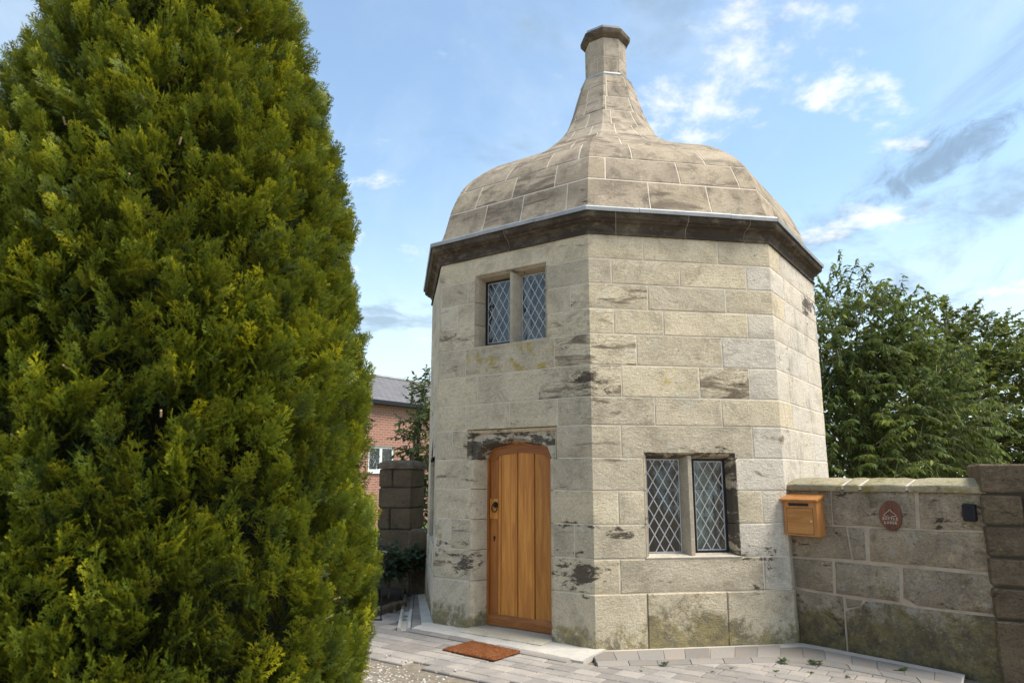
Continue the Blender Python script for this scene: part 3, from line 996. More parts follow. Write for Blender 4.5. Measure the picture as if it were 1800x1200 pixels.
def build_window(op, name_label, casement, sooty=0.0):
    k, u0, u1, z0, z1 = op
    F = face_frame(k)
    win = bpy.data.objects.new('window', None)
    link(win, lodge, F((u0 + u1) / 2, z0, 0))
    win['label'] = name_label
    GO = -0.125
    um = (u0 + u1) / 2 + .004
    # jambs: moulded section swept vertically
    sec = [(0.0, .0035), (.010, -.010), (.020, -.022), (.026, -.022), (.052, -.105), (.052, -.30), (-.02, -.30), (-.02, .0005)]
    for sgn, ub in ((1, u0), (-1, u1)):
        zz = [z0] + [z for z in sorted(ZC) if z0 + .03 < z < z1 - .08] + [z1]
        for a, b in zip(zz, zz[1:]):
            gp = .003
            poly = [(ub + sgn * p, o) for p, o in sec]
            vs = [F(p, a + gp, o) for p, o in poly] + [F(p, b - gp, o) for p, o in poly]
            n = len(poly)
            fs = [tuple(range(n)), tuple(range(n, 2 * n))[::-1]] + [(i, n + i, n + (i + 1) % n, (i + 1) % n) for i in range(n)]
            if sgn > 0: fs = [q[::-1] for q in fs]
            mesh_obj('jamb', vs, fs, M['reveal'], win, sharp=25, props={'soot': sooty if sgn < 0 else sooty * .3, 'bed': .1, 'lichen': .2})
    # head and sill
    hs = [(z1, .0035), (z1 - .012, -.012), (z1 - .020, -.022), (z1 - .026, -.022), (z1 - .052, -.105), (z1 - .052, -.30), (z1 + .02, -.30), (z1 + .02, .0005)]
    vs = [F(u0 + .001, z, o) for z, o in hs] + [F(u1 - .001, z, o) for z, o in hs]
    n = len(hs)
    fs = [tuple(range(n)), tuple(range(n, 2 * n))[::-1]] + [(i, n + i, n + (i + 1) % n, (i + 1) % n) for i in range(n)]
    mesh_obj('window_head', vs, fs, M['reveal'], win, sharp=25, props={'soot': sooty * .9, 'bed': .2})
    ss = [(z0 - .005, .010), (z0 + .006, .012), (z0 + .030, -.10), (z0 + .03, -.30), (z0 - .02, -.30), (z0 - .02, .0)]
    vs = [F(u0 - .01, z, o) for z, o in ss] + [F(u1 + .01, z, o) for z, o in ss]
    n = len(ss)
    fs = [tuple(range(n))[::-1], tuple(range(n, 2 * n))] + [(i, (i + 1) % n, n + (i + 1) % n, n + i) for i in range(n)]
    mesh_obj('sill', vs, fs, M['reveal'], win, sharp=25, props={'pale': .5, 'ochre': .3, 'lichen': .3})
    # mullion
    ms = [(-.016, -.022), (.016, -.022), (.022, -.03), (.058, -.11), (.058, -.20), (-.058, -.20), (-.058, -.11), (-.022, -.03)]
    n = len(ms)
    vs = [F(um + p, z0 + .008, o) for p, o in ms] + [F(um + p, z1 - .022, o) for p, o in ms]
    fs = [tuple(range(n))[::-1], tuple(range(n, 2 * n))] + [(i, (i + 1) % n, n + (i + 1) % n, n + i) for i in range(n)]
    mesh_obj('mullion', vs, fs, M['reveal'], win, sharp=25, props={'pale': .15, 'lichen': .2, 'bed': .1})
    # two lights
    for li, (a, b) in enumerate(((u0 + .052, um - .058), (um + .058, u1 - .052))):
        za, zb = z0 + .030, z1 - .052
        fr = casement == li
        e = .020 if fr else .004
        if fr:
            mb = MB()
            w = .020
            for pa, pb, qa, qb in ((a, a + w, za, zb), (b - w, b, za, zb), (a + w, b - w, za, za + w), (a + w, b - w, zb - w, zb)):
                mb.prism([(pa, qa), (pb, qa), (pb, qb), (pa, qb)], F, GO - .02, GO + .018)
            mb.build('casement_frame', M['iron'], win, sharp=0)
        x0, x1, y0, y1 = a + e, b - e, za + e, zb - e
        # came border
        mb = MB(); w = .010
        for pa, pb, qa, qb in ((x0, x0 + w, y0, y1), (x1 - w, x1, y0, y1), (x0 + w, x1 - w, y0, y0 + w), (x0 + w, x1 - w, y1 - w, y1)):
            mb.prism([(pa, qa), (pb, qa), (pb, qb), (pa, qb)], F, GO - .005, GO + .0055)
        dw, dh = .0955, .158
        # diagonal cames
        cx_, cy_ = (x0 + x1) / 2, y0
        for sg in (1, -1):
            for i in range(-14, 15):
                p = (cx_ + i * dw - sg * 20 * dw, cy_ - 20 * dh); q = (cx_ + i * dw + sg * 20 * dw, cy_ + 20 * dh)
                s = seg_clip(p, q, x0 + .004, x1 - .004, y0 + .004, y1 - .004)
                if not s: continue
                (ax, ay), (bx, by) = s
                L = math.hypot(bx - ax, by - ay); nx, ny = -(by - ay) / L * .0043, (bx - ax) / L * .0043
                mb.prism([(ax - nx, ay - ny), (bx - nx, by - ny), (bx + nx, by + ny), (ax + nx, ay + ny)], F, GO - .0035, GO + .0035 + .0006 * sg)
        lat = mb.build('lead_lattice', M['came'], win, sharp=0)
        # saddle bars
        mb = MB()
        for fz in (.36, .68):
            zz = y0 + (y1 - y0) * fz
            mb.tube([F(x0, zz, GO - .012), F(x1, zz, GO - .012)], .004, 6)
        mb.build('saddle_bar', M['iron'], win, sharp=0)
        # diamond panes
        for i in range(-8, 9):
            for j in range(-1, 24):
                ccx = cx_ + i * dw / 2 * 1.0
                if (i + j) % 2: continue
                ccy = cy_ + j * dh / 2
                poly = [(ccx - dw / 2, ccy), (ccx, ccy - dh / 2), (ccx + dw / 2, ccy), (ccx, ccy + dh / 2)]
                poly = clip_poly(poly, x0 + .003, x1 - .003, y0 + .003, y1 - .003)
                if len(poly) < 3: continue
                ar = abs(sum(poly[q - 1][0] * poly[q][1] - poly[q][0] * poly[q - 1][1] for q in range(len(poly)))) / 2
                if ar < 2e-4: continue
                tu, tz = rnd.gauss(0, .045), rnd.gauss(0, .045)
                vs = [F(u, z, GO + (u - ccx) * tu + (z - ccy) * tz) for u, z in poly]
                mesh_obj('pane', vs, [tuple(range(len(vs)))], M['glass'], win, sharp=0)
    return win


build_window(UPW, 'upper leaded window of two lights above the oak door', 0, 0.12)
build_window(LOW, 'lower leaded window of two lights, right jamb blackened', 1, 0.62)
build_window(LEW, 'leaded window round the left corner, seen edge on', 1, 0.3)


def curtain(op, ua, ub, za, zb, off, label, folds=5):
    F = face_frame(op[0])
    n = 40; vs = []; fs = []
    for th in (0, .004):
        for i in range(n + 1):
            t = i / n
            o = off + .018 * math.sin(t * folds * 2 * PI) + .006 * math.sin(t * folds * 5 + 1) + th
            for z in (za, zb):
                vs.append(F(ua + (ub - ua) * t, z, o * (1.0)))
    m = 2 * (n + 1)
    for i in range(n):
        a = 2 * i
        fs.append((a, a + 2, a + 3, a + 1)[::-1]); fs.append((m + a, m + a + 2, m + a + 3, m + a + 1))
    fs += [(0, 1, m + 1, m), (2 * n, m + 2 * n, m + 2 * n + 1, 2 * n + 1)]
    fs += [(2 * i, m + 2 * i, m + 2 * i + 2, 2 * i + 2) for i in range(n)]
    fs += [(2 * i + 1, 2 * i + 3, m + 2 * i + 3, m + 2 * i + 1) for i in range(n)]
    o = mesh_obj('curtain', vs, fs, M['curtain'], None, sharp=60)
    tag(o, label, 'curtain', 'curtains inside the lodge')


curtain(LOW, .45, .62, .70, 1.75, -.40, 'pale green curtain at the left edge of the lower window', 3)
curtain(LOW, 1.06, 1.42, .70, 1.75, -.40, 'pale green curtain gathered behind the right light of the lower window', 5)
curtain(UPW, .62, .90, 2.70, 3.60, -.40, 'pale curtain behind the left light of the upper window', 4)
# the room inside: floors so that no light leaks in
mb = MB()
for z in (-.02, 2.2):
    rr = [Vector((*corner(k, 2.02).xy, z)) for k in range(8)]
    mb.add(rr + [p + Vector((0, 0, .05)) for p in rr], [tuple(range(8))[::-1], tuple(range(8, 16))] + [(i, (i + 1) % 8, 8 + (i + 1) % 8, 8 + i) for i in range(8)])
mb.build('room_floor', M['dark_room'], lodge, sharp=0)
mb = MB()
inn = [Vector((*corner(k, 2.02).xy, 0)) for k in range(8)]


def lining():
    """dark plaster lining of the room, with the window and door bays left open"""
    mb = MB()
    for k in range(-3, 5):
        ops = [o for o in OPEN if o[0] == k]
        us = sorted({0.04, SIDE - .04, *[x for o in ops for x in (o[1] - .0, o[2] + .0)]})
        for u0, u1 in zip(us, us[1:]):
            cuts = [(0.0, 3.85)]
            for o in ops:
                if o[1] - .01 < (u0 + u1) / 2 < o[2] + .01:
                    nc = []
                    for a, b in cuts:
                        if o[4] <= a or o[3] >= b: nc.append((a, b)); continue
                        if o[3] > a: nc.append((a, o[3]))
                        if o[4] < b: nc.append((o[4], b))
                    cuts = nc
            for a, b in cuts:
                s0, s1 = k + u0 / SIDE, k + u1 / SIDE
                bq = [wallp(s0, a, -.343), wallp(s1, a, -.343), wallp(s1, a, -.355), wallp(s0, a, -.355)]
                mb.hexa(bq, [Vector((p.x, p.y, b)) for p in bq])
    mb.build('room_lining', M['dark_room'], lodge, sharp=0)


lining()


# ------------------------------------------------------------------ door
def arch_pts(ua, ub, zs, rise, n=9):
    """four-centred head from right spring to left spring, ccw"""
    um = (ua + ub) / 2; hw = (ub - ua) / 2
    L = []
    for i in range(n + 1):
        t = i / n
        # fast shoulder then nearly straight to the apex
        x = hw * (1 - t)
        sh = min(1.0, (1 - x / hw) / 0.24)
        y = rise * (0.58 * math.sqrt(max(0, 1 - (1 - sh) ** 2)) + 0.42 * t)
        L.append((um + x, zs + y))
    left = [(2 * um - u, z) for u, z in L[:-1]][::-1]
    return L + left


def build_door():
    F = face_frame(-1)
    ds = bpy.data.objects.new('door_surround', None)
    link(ds, lodge, F(.93, 0, 0))
    UA, UB = .522, 1.335       # clear opening at the frame
    ZS, RISE = 1.647, .168
    # jamb stones by course, moulded: outer lip, shallow recess, broad splay
    sec = [(0.0, .004), (.006, .001), (.030, -.020), (.040, -.045), (.074, -.150), (.074, -.32), (-.02, -.32), (-.02, 0.0)]
    zz = [-.10, .481, .771, 1.063, 1.356, 1.647]
    for sgn, ub in ((1, .455), (-1, 1.408)):
        sc = (UA - .455) / .074 if sgn > 0 else (1.408 - UB) / .074
        for ci, (a, b) in enumerate(zip(zz, zz[1:])):
            poly = [(ub + sgn * p * (sc if p > 0 else 1), o) for p, o in sec]
            n = len(poly)
            vs = [F(p, a + .003, o) for p, o in poly] + [F(p, b - .003, o) for p, o in poly]
            fs = [tuple(range(n)), tuple(range(n, 2 * n))[::-1]] + [(i, n + i, n + (i + 1) % n, (i + 1) % n) for i in range(n)]
            if sgn > 0: fs = [q[::-1] for q in fs]
            mesh_obj('jamb', vs, fs, M['ashlar'], ds, sharp=28, props={'soot': {1: .10, 0: .05, 4: .06}.get(ci, .0), 'moss': .1 if ci == 0 else 0, 'pale': .12, 'lichen': .3})
    # head: square label outside, arch inside
    inner = arch_pts(UA, UB, ZS, RISE)
    mid = arch_pts(UA - .045, UB + .045, ZS, RISE + .040)
    n = len(inner)
    vs = []; fs = []
    for (u, z) in inner: vs.append(F(u, z, -.30))
    for (u, z) in inner: vs.append(F(u, z, -.150))
    for (u, z) in mid: vs.append(F(u, z, -.045))
    for a in (0, 1):
        for i in range(n - 1): fs.append((a * n + i, (a + 1) * n + i, (a + 1) * n + i + 1, a * n + i + 1))
    # spandrel plate
    zt = 1.905
    lo, hi = .425, 1.431
    pl = [(hi, ZS), (hi, zt)] + [(lo, zt), (lo, ZS)] + mid[::-1]
    b0 = len(vs)
    vs += [F(u, z, -.045) for u, z in pl]
    # quads between mid and the outline: fan strips
    half = (n - 1) // 2
    top = []
    for i in range(n):
        u, z = mid[i]
        t = i / (n - 1)
        top.append((hi, ZS + (zt - ZS) * (i / 4)) if i <= 4 else ((lo, ZS + (zt - ZS) * ((n - 1 - i) / 4)) if i >= n - 5 else (hi + (lo - hi) * (i - 4) / (n - 9), zt)))
    b1 = len(vs)
    vs += [F(u, z, -.045) for u, z in top]
    for i in range(n - 1): fs.append((2 * n + i, b1 + i, b1 + i + 1, 2 * n + i + 1))
    # raised square label moulding round the spandrels
    mb = MB(); mb.add(vs, [f_ for f_ in fs])
    mb.build('door_head', M['ashlar'], ds, sharp=30, props={'soot': .50, 'pale': .3, 'lichen': .3})
    mb = MB()
    for (a, b, c, d) in ((.400, 1.456, 1.905, 1.935),):
        sec2 = [(c, -.05), (c, -.026), (c + .012, -.012), (d - .004, -.004), (d, .003), (d, -.08)]
        m = len(sec2)
        v2 = [F(a, z, o) for z, o in sec2] + [F(b, z, o) for z, o in sec2]
        mb.add(v2, [tuple(range(m)), tuple(range(m, 2 * m))[::-1]] + [(i, m + i, m + (i + 1) % m, (i + 1) % m) for i in range(m)])
    for ua, sg in ((.400, 1), (1.456, -1)):
        sec3 = [(0, -.08), (0, .003), (.004, -.004), (.014, -.012), (.026, -.026), (.026, -.05)]
        m = len(sec3)
        v2 = [F(ua + sg * p, 1.650, o) for p, o in sec3] + [F(ua + sg * p, 1.904, o) for p, o in sec3]
        mb.add(v2, [tuple(range(m)), tuple(range(m, 2 * m))[::-1]] + [(i, m + i, m + (i + 1) % m, (i + 1) % m) for i in range(m)])
    mb.build('label_moulding', M['ashlar'], ds, sharp=30, props={'soot': .3, 'ochre': .2, 'pale': .2})
    # --- oak door
    door = bpy.data.objects.new('door', None)
    link(door, lodge, F(.92, .06, -.15))
    door['label'] = 'arched golden oak plank door with a black ring handle'
    ZB = .062

    def band(ua0, ub0, r0, d, o0, o1, name, mat, legs=True):
        A = arch_pts(ua0, ub0, ZS, r0)
        B = arch_pts(ua0 + d, ub0 - d, ZS, r0 - d)
        if legs:
            A = [(ub0, ZB)] + A + [(ua0, ZB)]; B = [(ub0 - d, ZB)] + B + [(ua0 + d, ZB)]
        vs = [F(u, z, o1) for u, z in A] + [F(u, z, o1) for u, z in B] + [F(u, z, o0) for u, z in A] + [F(u, z, o0) for u, z in B]
        n = len(A); fs = []
        for i in range(n - 1):
            fs.append((i, i + 1, n + i + 1, n + i)); fs.append((n + i, n + i + 1, 3 * n + i + 1, 3 * n + i))
            fs.append((2 * n + i, 2 * n + i + 1, i + 1, i))
        fs += [(0, n, 3 * n, 2 * n), (n - 1, 3 * n - 1, 4 * n - 1, 2 * n - 1)]
        return mesh_obj(name, vs, fs, mat, door, sharp=30)
    band(UA + .001, UB - .001, RISE - .001, .018, -.25, -.172, 'door_frame', M['oak_dark'])
    # planks, tops following the arch
    A2 = arch_pts(UA + .021, UB - .021, ZS, RISE - .021, 24)

    def arch_z(u):
        best = ZS
        for (u1, z1), (u2, z2) in zip(A2, A2[1:]):
            if min(u1, u2) <= u <= max(u1, u2) and abs(u1 - u2) > 1e-9:
                best = z1 + (z2 - z1) * (u - u1) / (u2 - u1)
        return best
    edges = [(.544, .646, 'oak_dark', -.196), (.649, .680, 'oak', -.188), (.684, .881, 'oak', -.192), (.888, 1.081, 'oak', -.192), (1.088, 1.312, 'oak', -.192)]
    for a, b, mt, of in edges:
        us = [a + (b - a) * i / 5 for i in range(6)]
        c = .004
        vs = []; fs = []
        prf = [(a, of - .006)] + [(a + c, of)] + [(u, of) for u in us[1:-1]] + [(b - c, of), (b, of - .006)]
        m = len(prf)
        for u, o in prf: vs.append(F(u, ZB + .012, o))
        for u, o in prf: vs.append(F(u, arch_z(min(max(u, .545), 1.311)) - .001, o))
        for i in range(m - 1): fs.append((i, i + 1, m + i + 1, m + i))
        k0 = len(vs)
        vs += [F(a, ZB + .012, of - .03), F(b, ZB + .012, of - .03), F(b, arch_z(b - .004) - .001, of - .03), F(a, arch_z(a + .004) - .001, of - .03)]
        fs += [(k0, 0, m, k0 + 3), (m - 1, k0 + 1, k0 + 2, 2 * m - 1), (k0 + 1, k0, k0 + 3, k0 + 2)]
        mesh_obj('plank', vs, fs, M[mt], door, sharp=30)
    # cover strips along the joints
    for u in (.8865, 1.0865):
        mb = MB(); mb.prism([(u - .024, ZB + .10), (u - .0055, ZB + .10), (u - .0055, arch_z(u) - .06), (u - .024, arch_z(u) - .06)], F, -.194, -.1855)
        mb.build('cover_strip', M['oak'], door, sharp=0)
    band(UA + .0215, UB - .0215, RISE - .0215, .080, -.198, -.182, 'arched_rail', M['oak_rail'], legs=False)
    mb = MB()
    vs = [F(.545, ZB + .004, -.20), F(1.312, ZB + .004, -.20), F(1.312, ZB + .004, -.162), F(.545, ZB + .004, -.162),
          F(.545, ZB + .085, -.20), F(1.312, ZB + .085, -.20), F(1.312, ZB + .105, -.186), F(.545, ZB + .105, -.186)]
    vs2 = [F(.545, ZB + .07, -.162), F(1.312, ZB + .07, -.162)]
    q = vs + vs2
    mb.add(q, [(0, 3, 2, 1), (3, 8, 9, 2), (8, 7, 6, 9), (7, 4, 5, 6), (0, 1, 5, 4), (0, 4, 7, 8, 3), (1, 2, 9, 6, 5)])
    mb.build('weather_board', M['oak_rail'], door, sharp=25)
    # lock block and ironmongery
    mb = MB(); mb.prism([(.549, 1.065), (.646, 1.065), (.646, 1.262), (.549, 1.262)], F, -.200, -.183)
    mb.build('lock_block', M['oak'], door, sharp=0)
    hc = (.622, 1.203)
    mb = MB()
    pts = [(hc[0] + .028 * math.cos(w), hc[1] + .030 * math.sin(w)) for w in [2 * PI * i / 14 for i in range(14)]]
    mb.prism(pts, F, -.184, -.176)
    pts = [(hc[0] + .013 * math.cos(w), hc[1] + .013 * math.sin(w)) for w in [2 * PI * i / 10 for i in range(10)]]
    mb.prism(pts, F, -.176, -.160)
    rp = backplate = mb.build('ring_plate', M['iron'], door, sharp=30)
    mb = MB()
    ring_ = [F(hc[0] + .034 * math.cos(w), hc[1] - .030 + .040 * math.sin(w), -.162 - .004 * math.sin(w)) for w in [2 * PI * i / 20 for i in range(21)]]
    mb.tube(ring_, .0055, 6, cap=False)
    mb.build('ring_handle', M['iron'], door, sharp=60)
    mb = MB()
    pts = [(.600 + .012 * math.cos(w), .885 + .015 * math.sin(w)) for w in [2 * PI * i / 10 for i in range(10)]]
    mb.prism(pts, F, -.198, -.191)
    mb.prism([(.593, .850), (.607, .850), (.604, .875), (.596, .875)], F, -.198, -.1915)
    mb.build('keyhole_plate', M['iron'], door, sharp=30)
    # back of the door opening
    mb = MB(); mb.prism([(.40, 0), (1.45, 0), (1.45, 1.93), (.40, 1.93)], F, -.34, -.31)
    mb.build('door_backing', M['dark_room'], door, sharp=0)
    # threshold
    mb = MB()
    rn = random.Random(3)
    b = [F(.46, -.05, .175), F(1.40, -.05, .185), F(1.40, -.05, -.30), F(.46, -.05, -.30)]
    t = [F(.47, .056, .155), F(1.395, .056, .165), F(1.395, .060, -.30), F(.47, .060, -.30)]
    mid_ = [F(.46, .046, .175), F(1.40, .046, .185), F(1.40, .046, -.30), F(.46, .046, -.30)]
    mb.add(b + mid_ + t, [(3, 2, 1, 0)] + [(i, (i + 1) % 4, 4 + (i + 1) % 4, 4 + i) for i in range(4)] + [(4 + i, 4 + (i + 1) % 4, 8 + (i + 1) % 4, 8 + i) for i in range(4)] + [(8, 9, 10, 11)])
    mb.build('threshold', M['step'], lodge, sharp=25, props={'lichen': .2, 'pale': .3})


build_door()

# ------------------------------------------------------------------ garden wall with letter box, plaque, key box
GA = Vector((2.579, 6.798, 0)); GD = Vector((0.622, -0.783, 0)).normalized()
GN = Vector((-GD.y, GD.x, 0)) * -1.0
if GN.dot(Vector((-1, -1, 0))) < 0: GN = -GN


def GF(u, z, off=0.0):
    p = GA + GD * u + GN * off
    return Vector((p.x, p.y, z))


gw = MB()
gw.prism([(-.06, -.2), (1.67, -.2), (1.67, 1.362), (-.06, 1.362)], GF, -.34, 0.0)
gwall = gw.build('garden_wall', M['mortar_dark'], None, sharp=0, base=True)
tag(gwall, 'low wall of dark lichened stone blocks joining the lodge to the right pier', 'wall')
GB = [
    [(.026, 1.352), (.42, 1.354), (.415, 1.065), (.020, 1.054)], [(.435, 1.354), (1.131, 1.354), (1.116, 1.074), (.430, 1.066)],
    [(1.168, 1.355), (1.665, 1.358), (1.665, 1.085), (1.152, 1.072)],
    [(.020, 1.036), (.30, 1.046), (.535, 1.050), (.544, .962), (.560, .785), (.018, .766)],
    [(.556, 1.047), (.693, 1.046), (.686, .788), (.584, .784), (.562, .96)], [(.744, 1.050), (1.665, 1.062), (1.665, .785), (.728, .785)],
    [(.022, .742), (.387, .752), (.376, .486), (.16, .492), (.03, .50)], [(.415, .752), (.908, .752), (.950, .728), (.932, .484), (.404, .484)],
    [(.988, .752), (1.665, .755), (1.665, .485), (1.067, .474), (.968, .522)],
    [(.024, .480), (.10, .465), (.457, .462), (.447, -.1), (.020, -.1)], [(.484, .452), (.625, .452), (.60, .408), (.494, .376)],
    [(.474, .350), (.60, .396), (.655, .448), (.943, .460), (1.064, .450), (1.665, .462), (1.665, -.1), (.470, -.1)]]
rn = random.Random(11)
for i, poly in enumerate(GB):
    # roughen outline
    P2 = []
    for a, b in zip(poly, poly[1:] + poly[:1]):
        P2.append(a)
        L = math.hypot(b[0] - a[0], b[1] - a[1])
        m = int(L / .13)
        for j in range(1, m):
            t = j / m
            P2.append((a[0] + (b[0] - a[0]) * t + rn.uniform(-.004, .004), a[1] + (b[1] - a[1]) * t + rn.uniform(-.004, .004)))
    vs, fs = poly_stone(P2, GF, .05, .006, .009, -.005, .012 if i not in (10,) else 0.0, rn)
    mesh_obj('stone_block', vs, fs, M['darkstone'], gwall, sharp=25,
             props={'soot': [.05, .15, .25, .2, .1, .1, .05, .05, .1, .2, .0, .0][i], 'bed': .2, 'lichen': [.2, .5, .2, .3, .4, .6, .4, .5, .4, .5, .3, .8][i],
                    'moss': [0, 0, 0, .1, 0, .12, .1, .25, .1, .35, .2, .45][i], 'ochre': [0, 0, 0, 0, 0, .2, 0, .2, .1, .1, 0, .1][i], 'pale': [0, .06, .06, 0, .1, .0, 0, .1, .1, 0, 0, .1][i]})
# coping: sloped top stones
CE = [-.012, .548, .70, 1.085, 1.66]
cb = MB()
csec = [(.022, 1.372), (.022, 1.408), (-.16, 1.462), (-.33, 1.455), (-.33, 1.372)]
m_ = len(csec)
cb.add([GF(-.01, z, o) for o, z in csec] + [GF(1.60, z, o) for o, z in csec], [tuple(range(m_))[::-1], tuple(range(m_, 2 * m_))] + [(i, (i + 1) % m_, m_ + (i + 1) % m_, m_ + i) for i in range(m_)])
cop = cb.build('coping', M['cement'], gwall, sharp=0)
for i, (a, b) in enumerate(zip(CE, CE[1:])):
    gp = .012 if i else .010
    n = 5
    sec = [(-.34, 1.360), (.030, 1.360), (.034, 1.372), (.034, 1.408), (.028, 1.416), (-.16, 1.474), (-.34, 1.462)]
    vs = []; fs = []; m = len(sec)
    for q in range(n + 1):
        u = a + gp + (b - a - 2 * gp) * q / n
        for o, z in sec:
            sh = .007 if q in (0, n) else 0.0
            vs.append(GF(u + rn.uniform(-.003, .003), z + rn.uniform(-.0025, .0025) - sh * (z > 1.4), o + rn.uniform(-.002, .002) - sh * (o > 0)))
    for q in range(n):
        for j in range(m):
            j2 = (j + 1) % m
            fs.append((q * m + j, (q + 1) * m + j, (q + 1) * m + j2, q * m + j2)[::-1])
    fs.append(tuple(range(m))); q = n * m; fs.append(tuple(range(q, q + m))[::-1])
    mesh_obj('coping_stone', vs, fs, M['coping'], cop, sharp=28, props={'moss': [.35, .1, .35, .45][i], 'ochre': .35, 'lichen': .4, 'soot': .15})

# letter box
lb = empty('letter_box', GF(.19, .956, .07)); tag(lb, 'golden oak letter box with a slot, hung on the dark garden wall', 'letter box')
BO = .135


def LBF(u, z, off=0.0): return GF(u, z, off)


mb = MB()
mb.prism([(.036, .962), (.356, .962), (.356, 1.29), (.036, 1.29)], GF, .011, BO - .018)
body = mb.build('body', M['box_edge'], lb, sharp=0)
mb = MB()   # front frame round door and slot
for (a, b, c, d) in ((.036, .062, .962, 1.262), (.318, .356, .962, 1.262), (.062, .318, 1.205, 1.222), (.062, .318, 1.248, 1.262), (.062, .318, .962, .976), (.062, .082, 1.222, 1.248), (.280, .318, 1.222, 1.248)):
    mb.prism([(a, c), (b, c), (b, d), (a, d)], GF, BO - .018, BO)
mb.build('front_frame', M['box_edge'], lb, sharp=0)
mb = MB(); mb.prism([(.066, .980), (.314, .980), (.314, 1.201), (.066, 1.201)], GF, BO - .017, BO + .001)
fd = mb.build('flap_door', M['box_oak'], lb, sharp=0)
mb = MB(); mb.prism([(.30 + .008 * math.cos(w), 1.093 + .008 * math.sin(w)) for w in [2 * PI * i / 10 for i in range(10)]], GF, BO + .001, BO + .008)
mb.build('lock', M['chrome'], fd, sharp=30)
mb = MB(); mb.prism([(.083, 1.2225), (.279, 1.2225), (.279, 1.2475), (.083, 1.2475)], GF, BO - .0175, BO - .012)
mb.build('letter_slot', M['black'], lb, sharp=0)
mb = MB()
sec = [(.012, 1.335), (BO + .030, 1.280), (BO + .030, 1.264), (.012, 1.312)]
mb.add([GF(.014, z, o) for o, z in sec] + [GF(.378, z, o) for o, z in sec], [(0, 1, 2, 3), (7, 6, 5, 4)] + [(i, 4 + i, 4 + (i + 1) % 4, (i + 1) % 4) for i in range(4)])
mb.build('lid', M['box_edge'], lb, sharp=0)

# oval plaque
pq = empty('oval_plaque', GF(.938, 1.04, .02)); tag(pq, 'oval dark wood name plaque with cream lettering on the garden wall', 'plaque')
pc = (.938, 1.165)
mb = MB()
N_ = 36
out_ = []
for i in range(N_):
    w = 2 * PI * i / N_
    e = 1 + .03 * math.sin(2 * w + .6) - .02 * math.cos(3 * w)
    out_.append((pc[0] + .091 * e * math.cos(w), pc[1] + .122 * e * math.sin(w)))
inn_ = inset(out_, .004)
vs = [GF(u, z, .011) for u, z in out_] + [GF(u, z, .030) for u, z in out_] + [GF(u, z, .034) for u, z in inn_]
fs = [(a * N_ + i, a * N_ + (i + 1) % N_, (a + 1) * N_ + (i + 1) % N_, (a + 1) * N_ + i) for a in (0, 1) for i in range(N_)] + [tuple(range(2 * N_, 3 * N_))]
mesh_obj('board', vs, fs, M['plaque'], pq, sharp=30)


def strokes(mb, lines, w, F, off):
    for pts in lines:
        for p, q in zip(pts, pts[1:]):
            L = math.hypot(q[0] - p[0], q[1] - p[1])
            if L < 1e-6: continue
            ex, ez = (q[0] - p[0]) / L * w * .4, (q[1] - p[1]) / L * w * .4
            nx, nz = -(q[1] - p[1]) / L * w / 2, (q[0] - p[0]) / L * w / 2
            mb.prism([(p[0] - ex - nx, p[1] - ez - nz), (q[0] + ex - nx, q[1] + ez - nz), (q[0] + ex + nx, q[1] + ez + nz), (p[0] - ex + nx, p[1] - ez + nz)], F, off, off + .0012)


ARC = lambda cx_, cy_, rx, ry, a0, a1, n=8: [(cx_ + rx * math.cos(R(a0 + (a1 - a0) * i / n)), cy_ + ry * math.sin(R(a0 + (a1 - a0) * i / n))) for i in range(n + 1)]
GLY = {
    'B': [[(.12, 0), (.12, 1)], [(0, 0), (.4, 0)] + ARC(.4, .27, .24, .27, -90, 90)[1:] + [(.12, .54)], [(0, 1), (.36, 1)] + ARC(.36, .77, .22, .23, 90, -90)[1:]],
    'O': [ARC(.38, .5, .36, .5, 0, 360, 14)],
    'T': [[(0, .8), (0, 1), (.7, 1), (.7, .8)], [(.35, 1), (.35, 0)], [(.2, 0), (.5, 0)]],
    'L': [[(0, 1), (.3, 1)], [(.15, 1), (.15, 0)], [(0, 0), (.6, 0), (.6, .22)]],
    'E': [[(.12, 0), (.12, 1)], [(0, 1), (.6, 1), (.6, .82)], [(.12, .52), (.45, .52)], [(0, 0), (.62, 0), (.62, .2)]],
    'D': [[(.12, 0), (.12, 1)], [(0, 0), (.3, 0)] + ARC(.3, .5, .4, .5, -90, 90, 10)[1:] + [(0, 1)]],
    'G': [ARC(.38, .5, .36, .5, 50, 330, 12), [(.45, .45), (.8, .45)], [(.7, .45), (.7, .12)]]}


def word(mb, txt, u0, z0, h, adv, w, F, off):
    x = u0
    for ch in txt:
        strokes(mb, [[(x + px * h, z0 + pz * h) for px, pz in ln] for ln in GLY[ch]], w, F, off)
        x += adv


mb = MB()
word(mb, 'BOTTLE', .8745, 1.133, .0190, .0218, .0023, GF, .0342)
word(mb, 'LODGE', .886, 1.101, .0190, .0218, .0023, GF, .0342)
mb.build('lettering', M['letter'], pq, sharp=0)
mb = MB()   # outline of the lodge roof
ic = .936
half = [(-.012, 1.163), (-.048, 1.163), (-.048, 1.174), (-.030, 1.188), (-.008, 1.205), (-.006, 1.213), (0, 1.213)]
strokes(mb, [[(ic + x, z) for x, z in half], [(ic - x, z) for x, z in half]], .0023, GF, .0342)
mb.build('roof_emblem', M['letter'], pq, sharp=0)

